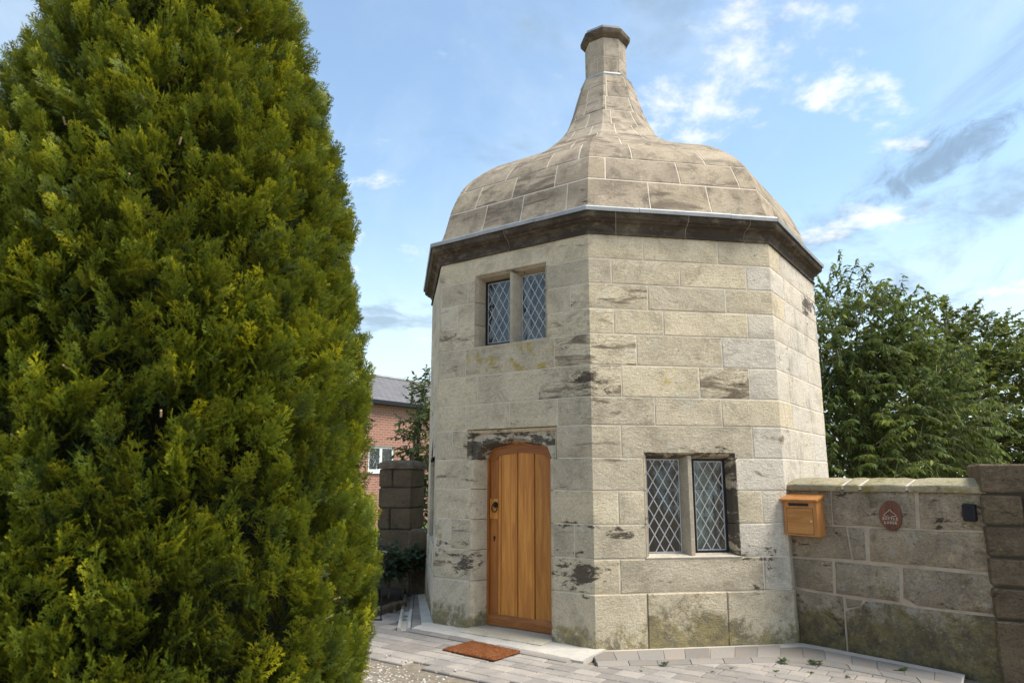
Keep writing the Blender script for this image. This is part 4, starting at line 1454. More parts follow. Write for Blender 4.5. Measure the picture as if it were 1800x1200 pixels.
# key box
kb = empty('key_box', GF(1.53, 1.14, .02)); tag(kb, 'small black key box beside the right stone pier', 'key box')
mb = MB()
ol = [(1.53 + sx * .034 + .012 * math.cos(R(w)) * 1, 1.213 + sz * .053 + .012 * math.sin(R(w))) for sx, sz, ws in ((1, -1, (-90, -45, 0)), (1, 1, (0, 45, 90)), (-1, 1, (90, 135, 180)), (-1, -1, (180, 225, 270))) for w in ws]
il = inset(ol, .008); n = len(ol)
vs = [GF(u, z, .011) for u, z in ol] + [GF(u, z, .045) for u, z in ol] + [GF(u, z, .055) for u, z in il]
fs = [(a * n + i, a * n + (i + 1) % n, (a + 1) * n + (i + 1) % n, (a + 1) * n + i) for a in (0, 1) for i in range(n)] + [tuple(range(2 * n, 3 * n))]
mesh_obj('case', vs, fs, M['black'], kb, sharp=40)
mb = MB(); mb.prism([(1.508, 1.244), (1.552, 1.244), (1.552, 1.256), (1.508, 1.256)], GF, .055, .0575)
mb.build('cover_strip', M['iron'], kb, sharp=0)


# ------------------------------------------------------------------ rusticated piers
def rustic_pier(name, label, origin, du, dv, wu, wv, rows, cap, mat, capkind, props, zbase=-.15):
    """origin: nearest corner; du, dv unit vectors along the two visible faces"""
    root = empty(name, (origin.x, origin.y, 0)); tag(root, label, 'pier', None)
    du = du.normalized(); dv = dv.normalized()
    X = Matrix(((du.x, dv.x, 0, origin.x), (du.y, dv.y, 0, origin.y), (0, 0, 1, 0), (0, 0, 0, 1)))
    flip = X.to_3x3().determinant() < 0
    mb = MB(); g_ = .022
    mb.box((g_, g_, zbase), (wu - g_, wv - g_, rows[-1][1] - .01), X)
    f_ = mb.f if not flip else [q[::-1] for q in mb.f]
    core = mesh_obj('core', mb.v, f_, M['mortar_shade'], root, sharp=0)
    rn = random.Random(len(name) + 3)
    for z0, z1, joints in rows:
        js = [0] + [j * wu for j in joints] + [wu]
        for a, b in zip(js, js[1:]):
            mb = MB()
            e0 = 0 if a == 0 else .006; e1 = 0 if b == wu else .006
            mb.bevbox((a + e0, 0, z0 + .007), (b - e1, wv, z1 - .007), .014, X, .003, rn)
            f2 = mb.f if not flip else [q[::-1] for q in mb.f]
            mesh_obj('stone_block', mb.v, f2, mat, root, sharp=20, props={k: v * rn.uniform(.5, 1.3) for k, v in props.items()})
    zt = rows[-1][1]
    if cap:
        o = .02
        q = [(-o, -o), (wu + o, -o), (wu + o, wv + o), (-o, wv + o)]
        ins = [(.09, .09), (wu - .09, .09), (wu - .09, wv - .09), (.09, wv - .09)]
        vs = [Vector((*p, zt - .004)) for p in q] + [Vector((*p, zt + .045)) for p in q] + [Vector((p[0] * .9 + wu * .05, p[1] * .9 + wv * .05, zt + .085 + rn.uniform(-.01, .01))) for p in q] + [Vector((*p, zt + .112)) for p in ins]
        vs = [X @ v for v in vs]
        fs = [(a * 4 + i, a * 4 + (i + 1) % 4, (a + 1) * 4 + (i + 1) % 4, (a + 1) * 4 + i) for a in range(3) for i in range(4)] + [(12, 13, 14, 15), (3, 2, 1, 0)]
        if flip: fs = [q_[::-1] for q_ in fs]
        mesh_obj('cap_stone', vs, fs, mat, root, sharp=20, props={'moss': .4, 'lichen': .5, 'pale': .12})
    return root


pdir = Vector((0.90, -0.43, 0))
po = Vector((3.55, 5.495, 0))
rustic_pier('gate_pier', 'dark brown rusticated stone pier at the right edge of the picture', po, pdir, Vector((.43, .90, 0)), .66, .60,
            [(-.15, .455, []), (.455, .685, [.32]), (.685, .895, [.46]), (.895, 1.125, []), (1.125, 1.355, [.40]), (1.355, 1.585, [])], False,
            M['pierstone'], None, {'soot': .1, 'lichen': .3, 'moss': .25, 'bed': .3})
p2 = Vector((-1.352, 9.72, 0))
rustic_pier('gate_pier', 'weathered brown stone pier with a flat cap behind the left side of the lodge', p2, Vector((-.975, .22, 0)), Vector((.22, .975, 0)), .47, .52,
            [(-.1, .18, []), (.18, .47, []), (.47, .78, []), (.78, 1.06, [.62]), (1.06, 1.33, []), (1.33, 1.585, [.58]), (1.665, 1.70 - .09 + .02, [])][:-1], True,
            M['pierstone'], None, {'soot': .05, 'lichen': .25, 'moss': .2, 'bed': .2})
# low stub wall between that pier and the lodge
sw = empty('stub_wall', (-1.22, 9.55, 0)); tag(sw, 'low dark stub wall of two stones between the left pier and the lodge', 'wall')
rn = random.Random(9)
for a, b in ((-.1, .47), (.475, .80)):
    mb = MB(); mb.bevbox((-1.335, 9.42, a), (-1.085, 9.70, b), .02, None, .008, rn)
    mb.build('stone_block', M['pierstone'], sw, sharp=25, props={'moss': .35, 'lichen': .6, 'soot': .1})

# ------------------------------------------------------------------ ground
def sheet(name, pts, z, mat, label=None, th=.0, kind='structure', cat=None):
    o = mesh_obj(name, [(x, y, z) for x, y in pts], [tuple(range(len(pts)))], mat, None, sharp=0)
    o['kind'] = kind
    return o


sheet('ground', [(-300, -300), (300, -300), (300, 300), (-300, 300)], -.045, M['soil'])
lawn = sheet('lawn', [(-60, 11.2), (-1.2, 11.2), (60, 12.5), (60, 90), (-60, 90)], -.030, M['lawn'])

# paving: real pavers in a bond parallel to the door face
FD = (corner(0, LR) - corner(-1, LR)).normalized()
FN = Vector((FD.y, -FD.x, 0))
PO = corner(-1, LR)
OUT = [(-.80, 7.22), (-.02, 6.50), (.72, 6.08), (.76, 6.12), (2.05, 6.24), (2.50, 6.14), (2.90, 5.80), (3.42, 5.20), (4.0, 4.5)]
KX = [p[0] for p in OUT]


def inside_kerb(x, y):
    """True on the building side of the kerb line"""
    if x < -.80:
        xr = -1.13 - (y - 7.38) * .125
        return x > xr - .03 and y > 7.30
    for (x0, y0), (x1, y1) in zip(OUT, OUT[1:]):
        if x0 <= x <= x1:
            return y > y0 + (y1 - y0) * (x - x0) / max(x1 - x0, 1e-6) - .01
    return True


def gravel_edge(x):
    """front edge of the paving"""
    pts = [(-4.5, 6.9), (-2.4, 6.75), (-1.25, 6.42), (-.82, 6.04), (-.42, 5.68), (0, 5.52), (.45, 5.42), (1.2, 5.2), (4.5, 4.6)]
    for (x0, y0), (x1, y1) in zip(pts, pts[1:]):
        if x0 <= x <= x1: return y0 + (y1 - y0) * (x - x0) / (x1 - x0) + .05 * math.sin(x * 23) + .03 * math.sin(x * 57 + 1)
    return 99


bed = mesh_obj('paving', [(-4.6, 4.2, -.012), (4.2, 4.2, -.012), (4.2, 7.6, -.012), (-.6, 7.6, -.012), (-1.2, 9.8, -.012), (-4.6, 9.8, -.012)], [(0, 1, 2, 3, 4, 5)], M['joint'], None, sharp=0)
bed['kind'] = 'structure'
rn = random.Random(31)
pav = []
v = -4.2
row = 0
while v < 4.4:
    w = rn.choice([.135, .15, .165])
    u = -6 + rn.uniform(0, .2)
    while u < 6.5:
        L = rn.choice([.15, .20, .20, .235, .27])
        p = PO + FD * (u + L / 2) + FN * (v + w / 2)
        if -4.4 < p.x < 4.0 and 4.3 < p.y < 9.6 and not inside_kerb(p.x, p.y) and p.y > gravel_edge(p.x):
            pav.append((u, v, L, w, p))
        u += L
    v += w
    row += 1


def paver(u, v, L, w, rn):
    g_ = .0035
    z = rn.uniform(-.0025, .0025); tx, ty = rn.gauss(0, .008), rn.gauss(0, .008)
    c = .006
    vs = []
    for e, zz in ((0, -.012), (0, -.001), (c, .006)):
        for a, b in ((g_ + e, g_ + e), (L - g_ - e, g_ + e), (L - g_ - e, w - g_ - e), (g_ + e, w - g_ - e)):
            p = PO + FD * (u + a) + FN * (v + b)
            vs.append((p.x, p.y, zz + (z + (a - L / 2) * tx + (b - w / 2) * ty if zz > -.01 else 0)))
    fs = [(k * 4 + i, k * 4 + (i + 1) % 4, (k + 1) * 4 + (i + 1) % 4, (k + 1) * 4 + i) for k in (0, 1) for i in range(4)] + [(8, 9, 10, 11)]
    # FD x FN orientation
    nrm = FD.cross(FN).z
    if nrm < 0: fs = [q[::-1] for q in fs]
    return vs, fs


vis = sorted(pav, key=lambda q: (0 if (q[4].y > 5.35 and abs(q[4].x) < q[4].y * .78 and q[4].x > -.21 * q[4].y - .25) else 1, q[4].y))
rest = MB()
for i, (u, v, L, w, p) in enumerate(vis):
    vs, fs = paver(u, v, L, w, rn)
    if i < 290: mesh_obj('paver', vs, fs, M['paver'], bed, sharp=0)
    else: rest.add(vs, fs)
if rest.v:
    o = rest.build('more_pavers', M['paver'], bed, sharp=0); o['kind'] = 'stuff'

# kerb along the door face: cement haunch and a row of bricks
kerb = empty('kerb', (0, 6.6, 0)); kerb['kind'] = 'structure'
FDR = face_frame(-1)
mb = MB()
vs = []; fs = []
NU = 26
for i in range(NU + 1):
    u = -.06 + (1.98) * i / NU
    of = .255 + .11 * (i / NU)
    for o, z in ((-.02, .02), (-.02, .044 + rnd.uniform(-.003, .003)), (of - .04, .037 + rnd.uniform(-.004, .004)), (of + rnd.uniform(-.010, .010), .022), (of + .004, -.02)):
        vs.append(FDR(u, z, o))
for i in range(NU):
    for j in range(4): fs.append((i * 5 + j, i * 5 + j + 1, (i + 1) * 5 + j + 1, (i + 1) * 5 + j))
fs.append((0, 1, 2, 3, 4)); fs.append(tuple(NU * 5 + j for j in (4, 3, 2, 1, 0)))
mb.add(vs, [q[::-1] for q in fs]); mb.build('cement_haunch', M['cement'], kerb, sharp=40)
u = -.05
rn = random.Random(17)
while u < 1.78:
    L = .265
    mb = MB()
    of = .255 + .11 * ((u + .06) / 1.98)
    o1 = .255 + .11 * ((u + L + .06) / 1.98)
    dz = rn.uniform(-.004, .004)
    b = [FDR(u + .004, -.03, of + .075), FDR(u + L - .004, -.03, o1 + .075), FDR(u + L - .004, -.03, o1 - .01), FDR(u + .004, -.03, of - .01)]
    t0 = [FDR(u + .004, .012 + dz, of + .072), FDR(u + L - .004, .012 + dz, o1 + .072), FDR(u + L - .004, .012, o1 - .01), FDR(u + .004, .012, of - .01)]
    t = [FDR(u + .009, .024 + dz, of + .052), FDR(u + L - .009, .024 + dz, o1 + .052), FDR(u + L - .009, .024 + dz, o1 - .01), FDR(u + .009, .024 + dz, of - .01)]
    mb.add(b + t0 + t, [(3, 2, 1, 0)] + [(k * 4 + i, k * 4 + (i + 1) % 4, (k + 1) * 4 + (i + 1) % 4, (k + 1) * 4 + i) for k in (0, 1) for i in range(4)] + [(8, 9, 10, 11)])
    mb.build('kerb_brick', M['kerb'], kerb, sharp=20)
    u += L


# edging along the window face and the garden wall: flat bricks then bull-nosed bricks
def along(line):
    seg = [Vector((*p, 0)) for p in line]
    d = [0]
    for a, b in zip(seg, seg[1:]): d.append(d[-1] + (b - a).length)

    def at(s):
        for i in range(len(seg) - 1):
            if s <= d[i + 1] or i == len(seg) - 2:
                return seg[i].lerp(seg[i + 1], (s - d[i]) / max(d[i + 1] - d[i], 1e-6))
    return at, d[-1]


LW = [(.66, 6.40), (2.50, 6.69), (2.575, 6.72), (2.72, 6.56), (3.05, 6.14), (3.40, 5.69)]
LM = [(.68, 6.10), (2.06, 6.23), (2.40, 6.22), (2.54, 6.13), (2.79, 5.88), (3.20, 5.40)]
LO = [(.68, 5.965), (2.05, 6.10), (2.36, 6.09), (2.50, 6.00), (2.74, 5.77), (3.16, 5.26)]


def resample(line, fr):
    at, L = along(line)
    return at(L * fr)


edging = empty('edging', (1.6, 6.3, 0)); edging['kind'] = 'structure'
# mortar bed
vs = []; fs = []
NE = 30
for i in range(NE + 1):
    f_ = i / NE
    for line, z in ((LW, .028), (LM, .016), (LO, .003)):
        p = resample(line, f_); vs.append((p.x, p.y, z))
for i in range(NE):
    for j in (0, 1): fs.append((i * 3 + j, i * 3 + j + 1, (i + 1) * 3 + j + 1, (i + 1) * 3 + j))
mesh_obj('mortar_bed', vs, fs, M['cement'], edging, sharp=0)


def edge_brick(lineA, lineB, f0, f1, a0, a1, zA, zB, th, name, bull):
    """a brick between fractions f0..f1 along, and a0..a1 across (0 = line A, 1 = line B)"""
    def P(f_, a, z):
        p = resample(lineA, f_).lerp(resample(lineB, f_), a); return Vector((p.x, p.y, z))
    e = .0008
    prof = [(a0, zA - .05), (a0, zA), (a0 + .04, zA + th)]
    if bull:
        prof += [(a1 - .55, zA + th), (a1 - .25, zA + th * .55), (a1 - .06, zB + th * .9), (a1, zB - .02)]
    else:
        prof += [(a1 - .03, zB + th), (a1, zB), (a1, zB - .05)]
    m = len(prof); vs = []
    fr = [f0 + e, f0 + e + .001, (f0 + f1) / 2, f1 - e - .001, f1 - e]
    for i, f_ in enumerate(fr):
        for a, z in prof: vs.append(P(f_, a, z - (.002 if i in (0, 4) else 0)))
    fs = [(i * m + j, i * m + j + 1, (i + 1) * m + j + 1, (i + 1) * m + j) for i in range(4) for j in range(m - 1)]
    fs += [tuple(range(m))[::-1], tuple(range(4 * m, 5 * m))]
    mesh_obj(name, vs, fs, M['kerb'], edging, sharp=25)


rn = random.Random(8)
f_ = 0.0
while f_ < .985:
    L = rn.choice([.060, .066, .072])
    edge_brick(LW, LM, f_, min(f_ + L, 1), .12 if f_ < .5 else .30, .97, .024, .017, .007 + rn.uniform(0, .004), 'edging_brick', False)
    f_ += L
f_ = 0.0
while f_ < .985:
    L = rn.choice([.082, .09, .096])
    dz = rn.uniform(-.004, .004)
    edge_brick(LM, LO, f_, min(f_ + L, 1), .02, .98, .014 + dz, .000, .011, 'bullnose_brick', True)
    f_ += L

# drain gully, bricks and cement on the left of the lodge
gul = empty('drain_gully', (-1.1, 8.2, 0)); gul['kind'] = 'structure'
GL = lambda t, a: Vector((-1.125 - .23 * t + a, 7.36 + 2.0 * t, 0))
for i in range(6):
    t0, t1 = i / 6 + .002, (i + 1) / 6 - .002
    sec = [(0, -.03), (0, .022), (.012, .026), (.028, .020), (.045, -.006), (.085, -.006), (.102, .020), (.118, .026), (.130, .020), (.130, -.03)]
    vs = []
    for t in (t0, t1):
        for a, z in sec: p = GL(t, a); vs.append((p.x, p.y, z))
    m = len(sec)
    fs = [(j, m + j, m + j + 1, j + 1) for j in range(m - 1)] + [tuple(range(m)), tuple(range(m, 2 * m))[::-1]]
    mesh_obj('channel_block', vs, fs, M['cement'] if i < 3 else M['kerb'], gul, sharp=30)
for i in range(9):
    t0, t1 = i / 9 + .003, (i + 1) / 9 - .003
    a0, a1 = .136, .136 + .125
    mb = MB(); zz = .022 + rn.uniform(-.004, .006)
    q = [GL(t0, a0), GL(t0, a1), GL(t1, a1), GL(t1, a0)]
    q2 = [GL(t0 + .004, a0 + .006), GL(t0 + .004, a1 - .006), GL(t1 - .004, a1 - .006), GL(t1 - .004, a0 + .006)]
    mb.add([(p.x, p.y, -.03) for p in q] + [(p.x, p.y, zz - .006) for p in q] + [(p.x, p.y, zz) for p in q2],
           [(k * 4 + i_, k * 4 + (i_ + 1) % 4, (k + 1) * 4 + (i_ + 1) % 4, (k + 1) * 4 + i_) for k in (0, 1) for i_ in range(4)] + [(8, 9, 10, 11)])
    mb.build('edging_brick', M['kerb'], gul, sharp=0)
FL = face_frame(-2)
vs = [FL(SIDE + .02, .045, -.02), FL(SIDE + .02, .03, .125), FL(.0, .03, .10), FL(.0, .045, -.02), FL(SIDE + .02, -.03, .13), FL(0, -.03, .105)]
mesh_obj('cement_haunch', vs, [(0, 3, 2, 1), (1, 2, 5, 4)], M['cement'], gul, sharp=0)

# doormat
mp = [(-.599, 6.50), (-.15, 6.126), (.085, 6.415), (-.356, 6.81)]
mat_o = empty('doormat', (-.25, 6.46, 0)); tag(mat_o, 'orange brown coir doormat lying in front of the oak door', 'doormat')
rn = random.Random(4)
vs = []; fs = []
nx, ny = 60, 40
for layer in (0, 1):
    for i in range(nx + 1):
        for j in range(ny + 1):
            a = Vector(mp[0]).lerp(Vector(mp[1]), i / nx); b = Vector(mp[3]).lerp(Vector(mp[2]), i / nx)
            p = a.lerp(b, j / ny)
            ed = i in (0, nx) or j in (0, ny)
            jit = .0035
            vs.append((p.x + rn.uniform(-jit, jit), p.y + rn.uniform(-jit, jit), .012 if layer == 0 else (.020 if ed else .027 + rn.uniform(-.003, .003))))
w = ny + 1; o = (nx + 1) * w
fs = [(o + i * w + j, o + (i + 1) * w + j, o + (i + 1) * w + j + 1, o + i * w + j + 1) for i in range(nx) for j in range(ny)]
per = [(i, 0) for i in range(nx)] + [(nx, j) for j in range(ny)] + [(i, ny) for i in range(nx, 0, -1)] + [(0, j) for j in range(ny, 0, -1)]
for (a, b), (c, d) in zip(per, per[1:] + per[:1]):
    fs.append((a * w + b, c * w + d, o + c * w + d, o + a * w + b))
mesh_obj('coir_pile', vs, fs, M['coir'], mat_o, sharp=0)
mb = MB()
mb.add([(x, y, .0085) for x, y in mp] + [(x, y, .013) for x, y in mp], [(3, 2, 1, 0), (4, 5, 6, 7)] + [(i, (i + 1) % 4, 4 + (i + 1) % 4, 4 + i) for i in range(4)])
mb.build('backing', M['black'], mat_o, sharp=0)

# gravel: white chips, thinning out onto the paving
rs = np.random.RandomState(3)
ico = np.array([(0, 0, 1), (.9, 0, .35), (.25, .85, .4), (-.75, .5, .3), (-.7, -.6, .35), (.3, -.85, .3), (.6, .5, -.5), (-.5, .1, -.7), (.1, -.6, -.6)], float)
icf = np.array([(0, 1, 2), (0, 2, 3), (0, 3, 4), (0, 4, 5), (0, 5, 1), (1, 6, 2), (2, 6, 7), (2, 7, 3), (3, 7, 4), (4, 7, 8), (4, 8, 5), (5, 8, 1), (1, 8, 6), (6, 8, 7)])
VV = []; FF = []; n0 = 0; cnt = 0
while cnt < 9000:
    x = rs.uniform(-3.2, 1.6); y = rs.uniform(4.2, 6.8)
    e = gravel_edge(x)
    dd = e - y
    if dd < 0 and rs.rand() > math.exp(dd * 22) * .5: continue
    if x > -.35 and rs.rand() > .16 + .12 * math.sin(x * 7): continue
    if dd < .18 and rs.rand() > .45: continue
    s = rs.uniform(.006, .017) * (1.25 if rs.rand() < .12 else 1)
    A = rs.normal(size=(3, 3)); q, _ = np.linalg.qr(A)
    VV.append((ico * rs.uniform(.7, 1.2, (9, 1)) * np.array([1, .85, .6]) * s) @ (q if rs.rand() < .4 else np.eye(3)) + np.array([x, y, (-.030 if dd > 0 else .004) + s * .4 + rs.uniform(0, .012)]))
    FF.append(icf + n0); n0 += 9; cnt += 1
o = raw_mesh('gravel', np.concatenate(VV), np.concatenate(FF), M['gravel'])
tag(o, 'white limestone gravel chips in front of the paving', 'gravel', None, 'stuff')


# ------------------------------------------------------------------ foliage machinery
def rot_to(d, up):
    d = d / np.linalg.norm(d)
    s = np.cross(up, d); n = np.linalg.norm(s)
    s = s / n if n > 1e-6 else np.array([1.0, 0, 0])
    return np.stack([d, s, np.cross(d, s)], 1)        # columns: along, side, normal


def frond_template(rs, n_side=9):
    """flat conifer spray along +X of unit length: feathered scale-leaf twigs as slim diamonds"""
    V = []; F = []; T = []

    def strip(p, d, L, w, t0, t1, z):
        d = d / np.linalg.norm(d); s = np.array([-d[1], d[0], 0])
        o = len(V)
        V.extend([p, p + d * L * .45 + s * w + np.array([0, 0, z]), p + d * L + np.array([0, 0, z * 1.6]), p + d * L * .45 - s * w + np.array([0, 0, z])])
        T.extend([t0, (t0 + t1) / 2, t1, (t0 + t1) / 2]); F.append((o, o + 1, o + 2, o + 3))
    strip(np.zeros(3), np.array([1., 0, 0]), .62, .016, .0, .3, 0)
    strip(np.array([.5, 0, 0]), np.array([1., .05, 0]), .5, .030, .3, .9, .01)
    for i in range(n_side):
        x = .12 + .80 * i / n_side
        for sg in (1, -1):
            L = (.42 * (1 - x) + .16) * rs.uniform(.75, 1.2)
            a = R(rs.uniform(32, 52)) * sg
            d = np.array([math.cos(a), math.sin(a), 0])
            p = np.array([x + rs.uniform(-.02, .02), 0, 0])
            z = rs.uniform(-.05, .05)
            strip(p, d, L, .026, .15 + .3 * x, .55 + .4 * x, z)
            for q in (.38, .68):
                for s2 in (1, -1):
                    a2 = a + R(rs.uniform(28, 48)) * s2
                    strip(p + d * L * q + np.array([0, 0, z * q]), np.array([math.cos(a2), math.sin(a2), 0]), L * .42 * rs.uniform(.7, 1.2), .020, .3 + .3 * x, .65 + .4 * x, z)
    return np.array(V), np.array(F), np.array(T)


def instance(templates, items, tone_gain=1.0):
    """items: (template idx, 3x3, pos, scale, tone)"""
    Vs = []; Fs = []; Ts = []; n0 = 0
    for ti, Rm, pos, sc, tone in items:
        V, F, T = templates[ti]
        Vs.append((V * sc) @ Rm.T + pos); Fs.append(F + n0); Ts.append(T * .80 + tone); n0 += len(V)
    return np.concatenate(Vs), np.concatenate(Fs), np.concatenate(Ts)


# ------------------------------------------------------------------ the big clipped conifer
def build_conifer():
    ax = np.array([-1.72, 3.40])
    root = empty('conifer_tree', (ax[0], ax[1], 0)); tag(root, 'tall clipped conifer of dense yellow green sprays filling the left side', 'tree')
    prof = [(0, .80), (.25, .95), (.6, 1.02), (1.0, 1.045), (1.5, 1.035), (2.1, .975), (2.67, .885), (3.22, .765), (3.76, .61), (4.3, .42), (4.8, .21), (5.1, .03)]

    def rad(z):
        for (a, b), (c, d) in zip(prof, prof[1:]):
            if a <= z <= c: return b + (d - b) * (z - a) / (c - a)
        return .03
    rs = np.random.RandomState(12)
    T = [frond_template(rs, n) for n in (4, 5, 4, 5)]
    items = []
    to_cam = math.atan2(-ax[1], -ax[0])
    zs_all = []
    n_pl = 0
    tries = 0
    while n_pl < 2700 and tries < 60000:
        tries += 1
        z = rs.uniform(.02, 5.05); r = rad(z)
        if rs.rand() > r / 1.05: continue
        th = rs.uniform(-PI, PI)
        da = abs((th - to_cam + PI) % (2 * PI) - PI)
        if da > R(105) and rs.rand() > .14: continue
        if z > 4.3 and rs.rand() > .5: continue
        n_pl += 1
        out = np.array([math.cos(th), math.sin(th), 0]); up = np.array([0, 0, 1.]); tan = np.array([-out[1], out[0], 0])
        bmp = noise.noise(Vector((th * 2.1, z * 2.3, 3.3))) * .10 + rs.normal(0, .018)
        bmp = min(bmp, .045)
        L = rs.uniform(.18, .32)
        d = out * rs.uniform(.45, .85) + up * rs.uniform(.75, 1.1) + tan * rs.normal(0, .35)
        d /= np.linalg.norm(d)
        tip = np.array([ax[0], ax[1], z]) + out * (r + bmp)
        base = tip - d * L
        ptone = rs.normal(.0, .14) + noise.noise(Vector((th * 3, z * 3, 9.1))) * .22
        side = np.cross(d, out); side /= np.linalg.norm(side)
        nf = 7
        for i in range(nf):
            t = .22 + .78 * i / (nf - 1)
            sg = 1 if i % 2 else -1
            fd = d * (.75 + .25 * t) + side * sg * rs.uniform(.45, .85) * (1 - .75 * t) + out * rs.uniform(-.1, .35) + rs.normal(0, .10, 3)
            if i == nf - 1: fd = d + rs.normal(0, .12, 3)
            pn = out + rs.normal(0, .55, 3)
            Rm = rot_to(fd, np.cross(pn, fd))
            sc = rs.uniform(.075, .125) * (1.0 if t < .85 else .85)
            items.append((rs.randint(4), Rm, base + d * L * t * .72, sc, ptone + (t - .6) * .28 + rs.normal(0, .05)))
    # sparser sprays deeper in, so that no bare wood shows
    T += [frond_template(rs, 3), frond_template(rs, 3)]
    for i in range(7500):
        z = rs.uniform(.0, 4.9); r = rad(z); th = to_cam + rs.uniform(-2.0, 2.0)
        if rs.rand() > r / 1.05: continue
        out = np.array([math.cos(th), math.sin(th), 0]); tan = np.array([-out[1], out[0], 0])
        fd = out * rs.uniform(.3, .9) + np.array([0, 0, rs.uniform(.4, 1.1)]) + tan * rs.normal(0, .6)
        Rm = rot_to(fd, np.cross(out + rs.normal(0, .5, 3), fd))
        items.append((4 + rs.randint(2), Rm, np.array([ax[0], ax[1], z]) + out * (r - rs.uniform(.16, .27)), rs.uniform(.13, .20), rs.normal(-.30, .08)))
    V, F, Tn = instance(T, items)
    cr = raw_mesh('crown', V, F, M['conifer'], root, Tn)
    # dark shell added inside the crown to block light
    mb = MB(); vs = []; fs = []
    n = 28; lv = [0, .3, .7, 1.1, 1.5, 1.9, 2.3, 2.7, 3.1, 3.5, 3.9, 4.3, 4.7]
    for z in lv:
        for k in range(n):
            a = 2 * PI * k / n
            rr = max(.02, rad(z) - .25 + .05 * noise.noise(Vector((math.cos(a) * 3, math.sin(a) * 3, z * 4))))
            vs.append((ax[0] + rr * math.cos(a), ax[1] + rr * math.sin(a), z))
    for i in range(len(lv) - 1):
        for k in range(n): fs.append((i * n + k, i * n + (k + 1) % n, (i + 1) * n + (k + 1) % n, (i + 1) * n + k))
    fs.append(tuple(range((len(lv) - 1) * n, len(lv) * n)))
    mb.add(vs, fs); mb.build('inner_shell', M['conifer_in'], root, sharp=60)
    mb = MB(); mb.tube([(ax[0], ax[1], -.1), (ax[0], ax[1], 1), (ax[0], ax[1], 4.6)], [.13, .11, .02], 10)
    mb.build('trunk', M['bark'], root, sharp=60)
    # clipped twig ends
    for i in range(26):
        z = rs.uniform(.4, 3.9); th = to_cam + rs.normal(0, .75)
        out = Vector((math.cos(th), math.sin(th), 0)); r = rad(z) - rs.uniform(.0, .05)
        p = Vector((ax[0], ax[1], z)) + out * r
        d = (out * .8 + Vector((0, 0, rs.uniform(.3, .9))) + Vector(rs.normal(0, .3, 3))).normalized()
        mb = MB(); mb.tube([p - d * .03, p - d * .01, p], [.0036, .0034, .0036], 5)
        mb.build('cut_twig', M['cutwood'], root, sharp=60)
    print('conifer tris', len(F) * 2)


build_conifer()


# ------------------------------------------------------------------ broadleaf trees and shrubs
def leaf_template(shape, fold=.25, curl=.15):
    """leaf along +X unit length: two halves folded at the midrib"""
    pts = {'long': [(0, 0), (.25, .17), (.6, .19), (1, 0)], 'round': [(0, 0), (.3, .30), (.7, .28), (1, 0)]}[shape]
    V = [(0, 0, 0), (.45, 0, -.02), (1, 0, -curl)]
    V += [(pts[1][0], pts[1][1], fold * pts[1][1]), (pts[2][0], pts[2][1], fold * pts[2][1] - curl * .4)]
    V += [(pts[1][0], -pts[1][1], fold * pts[1][1]), (pts[2][0], -pts[2][1], fold * pts[2][1] - curl * .4)]
    F = [(0, 1, 4, 3), (1, 2, 4, 4), (0, 5, 6, 1), (1, 6, 2, 2)]
    return np.array(V, float), [(0, 1, 4), (0, 4, 3), (1, 2, 4), (0, 5, 6), (0, 6, 1), (1, 6, 2)]


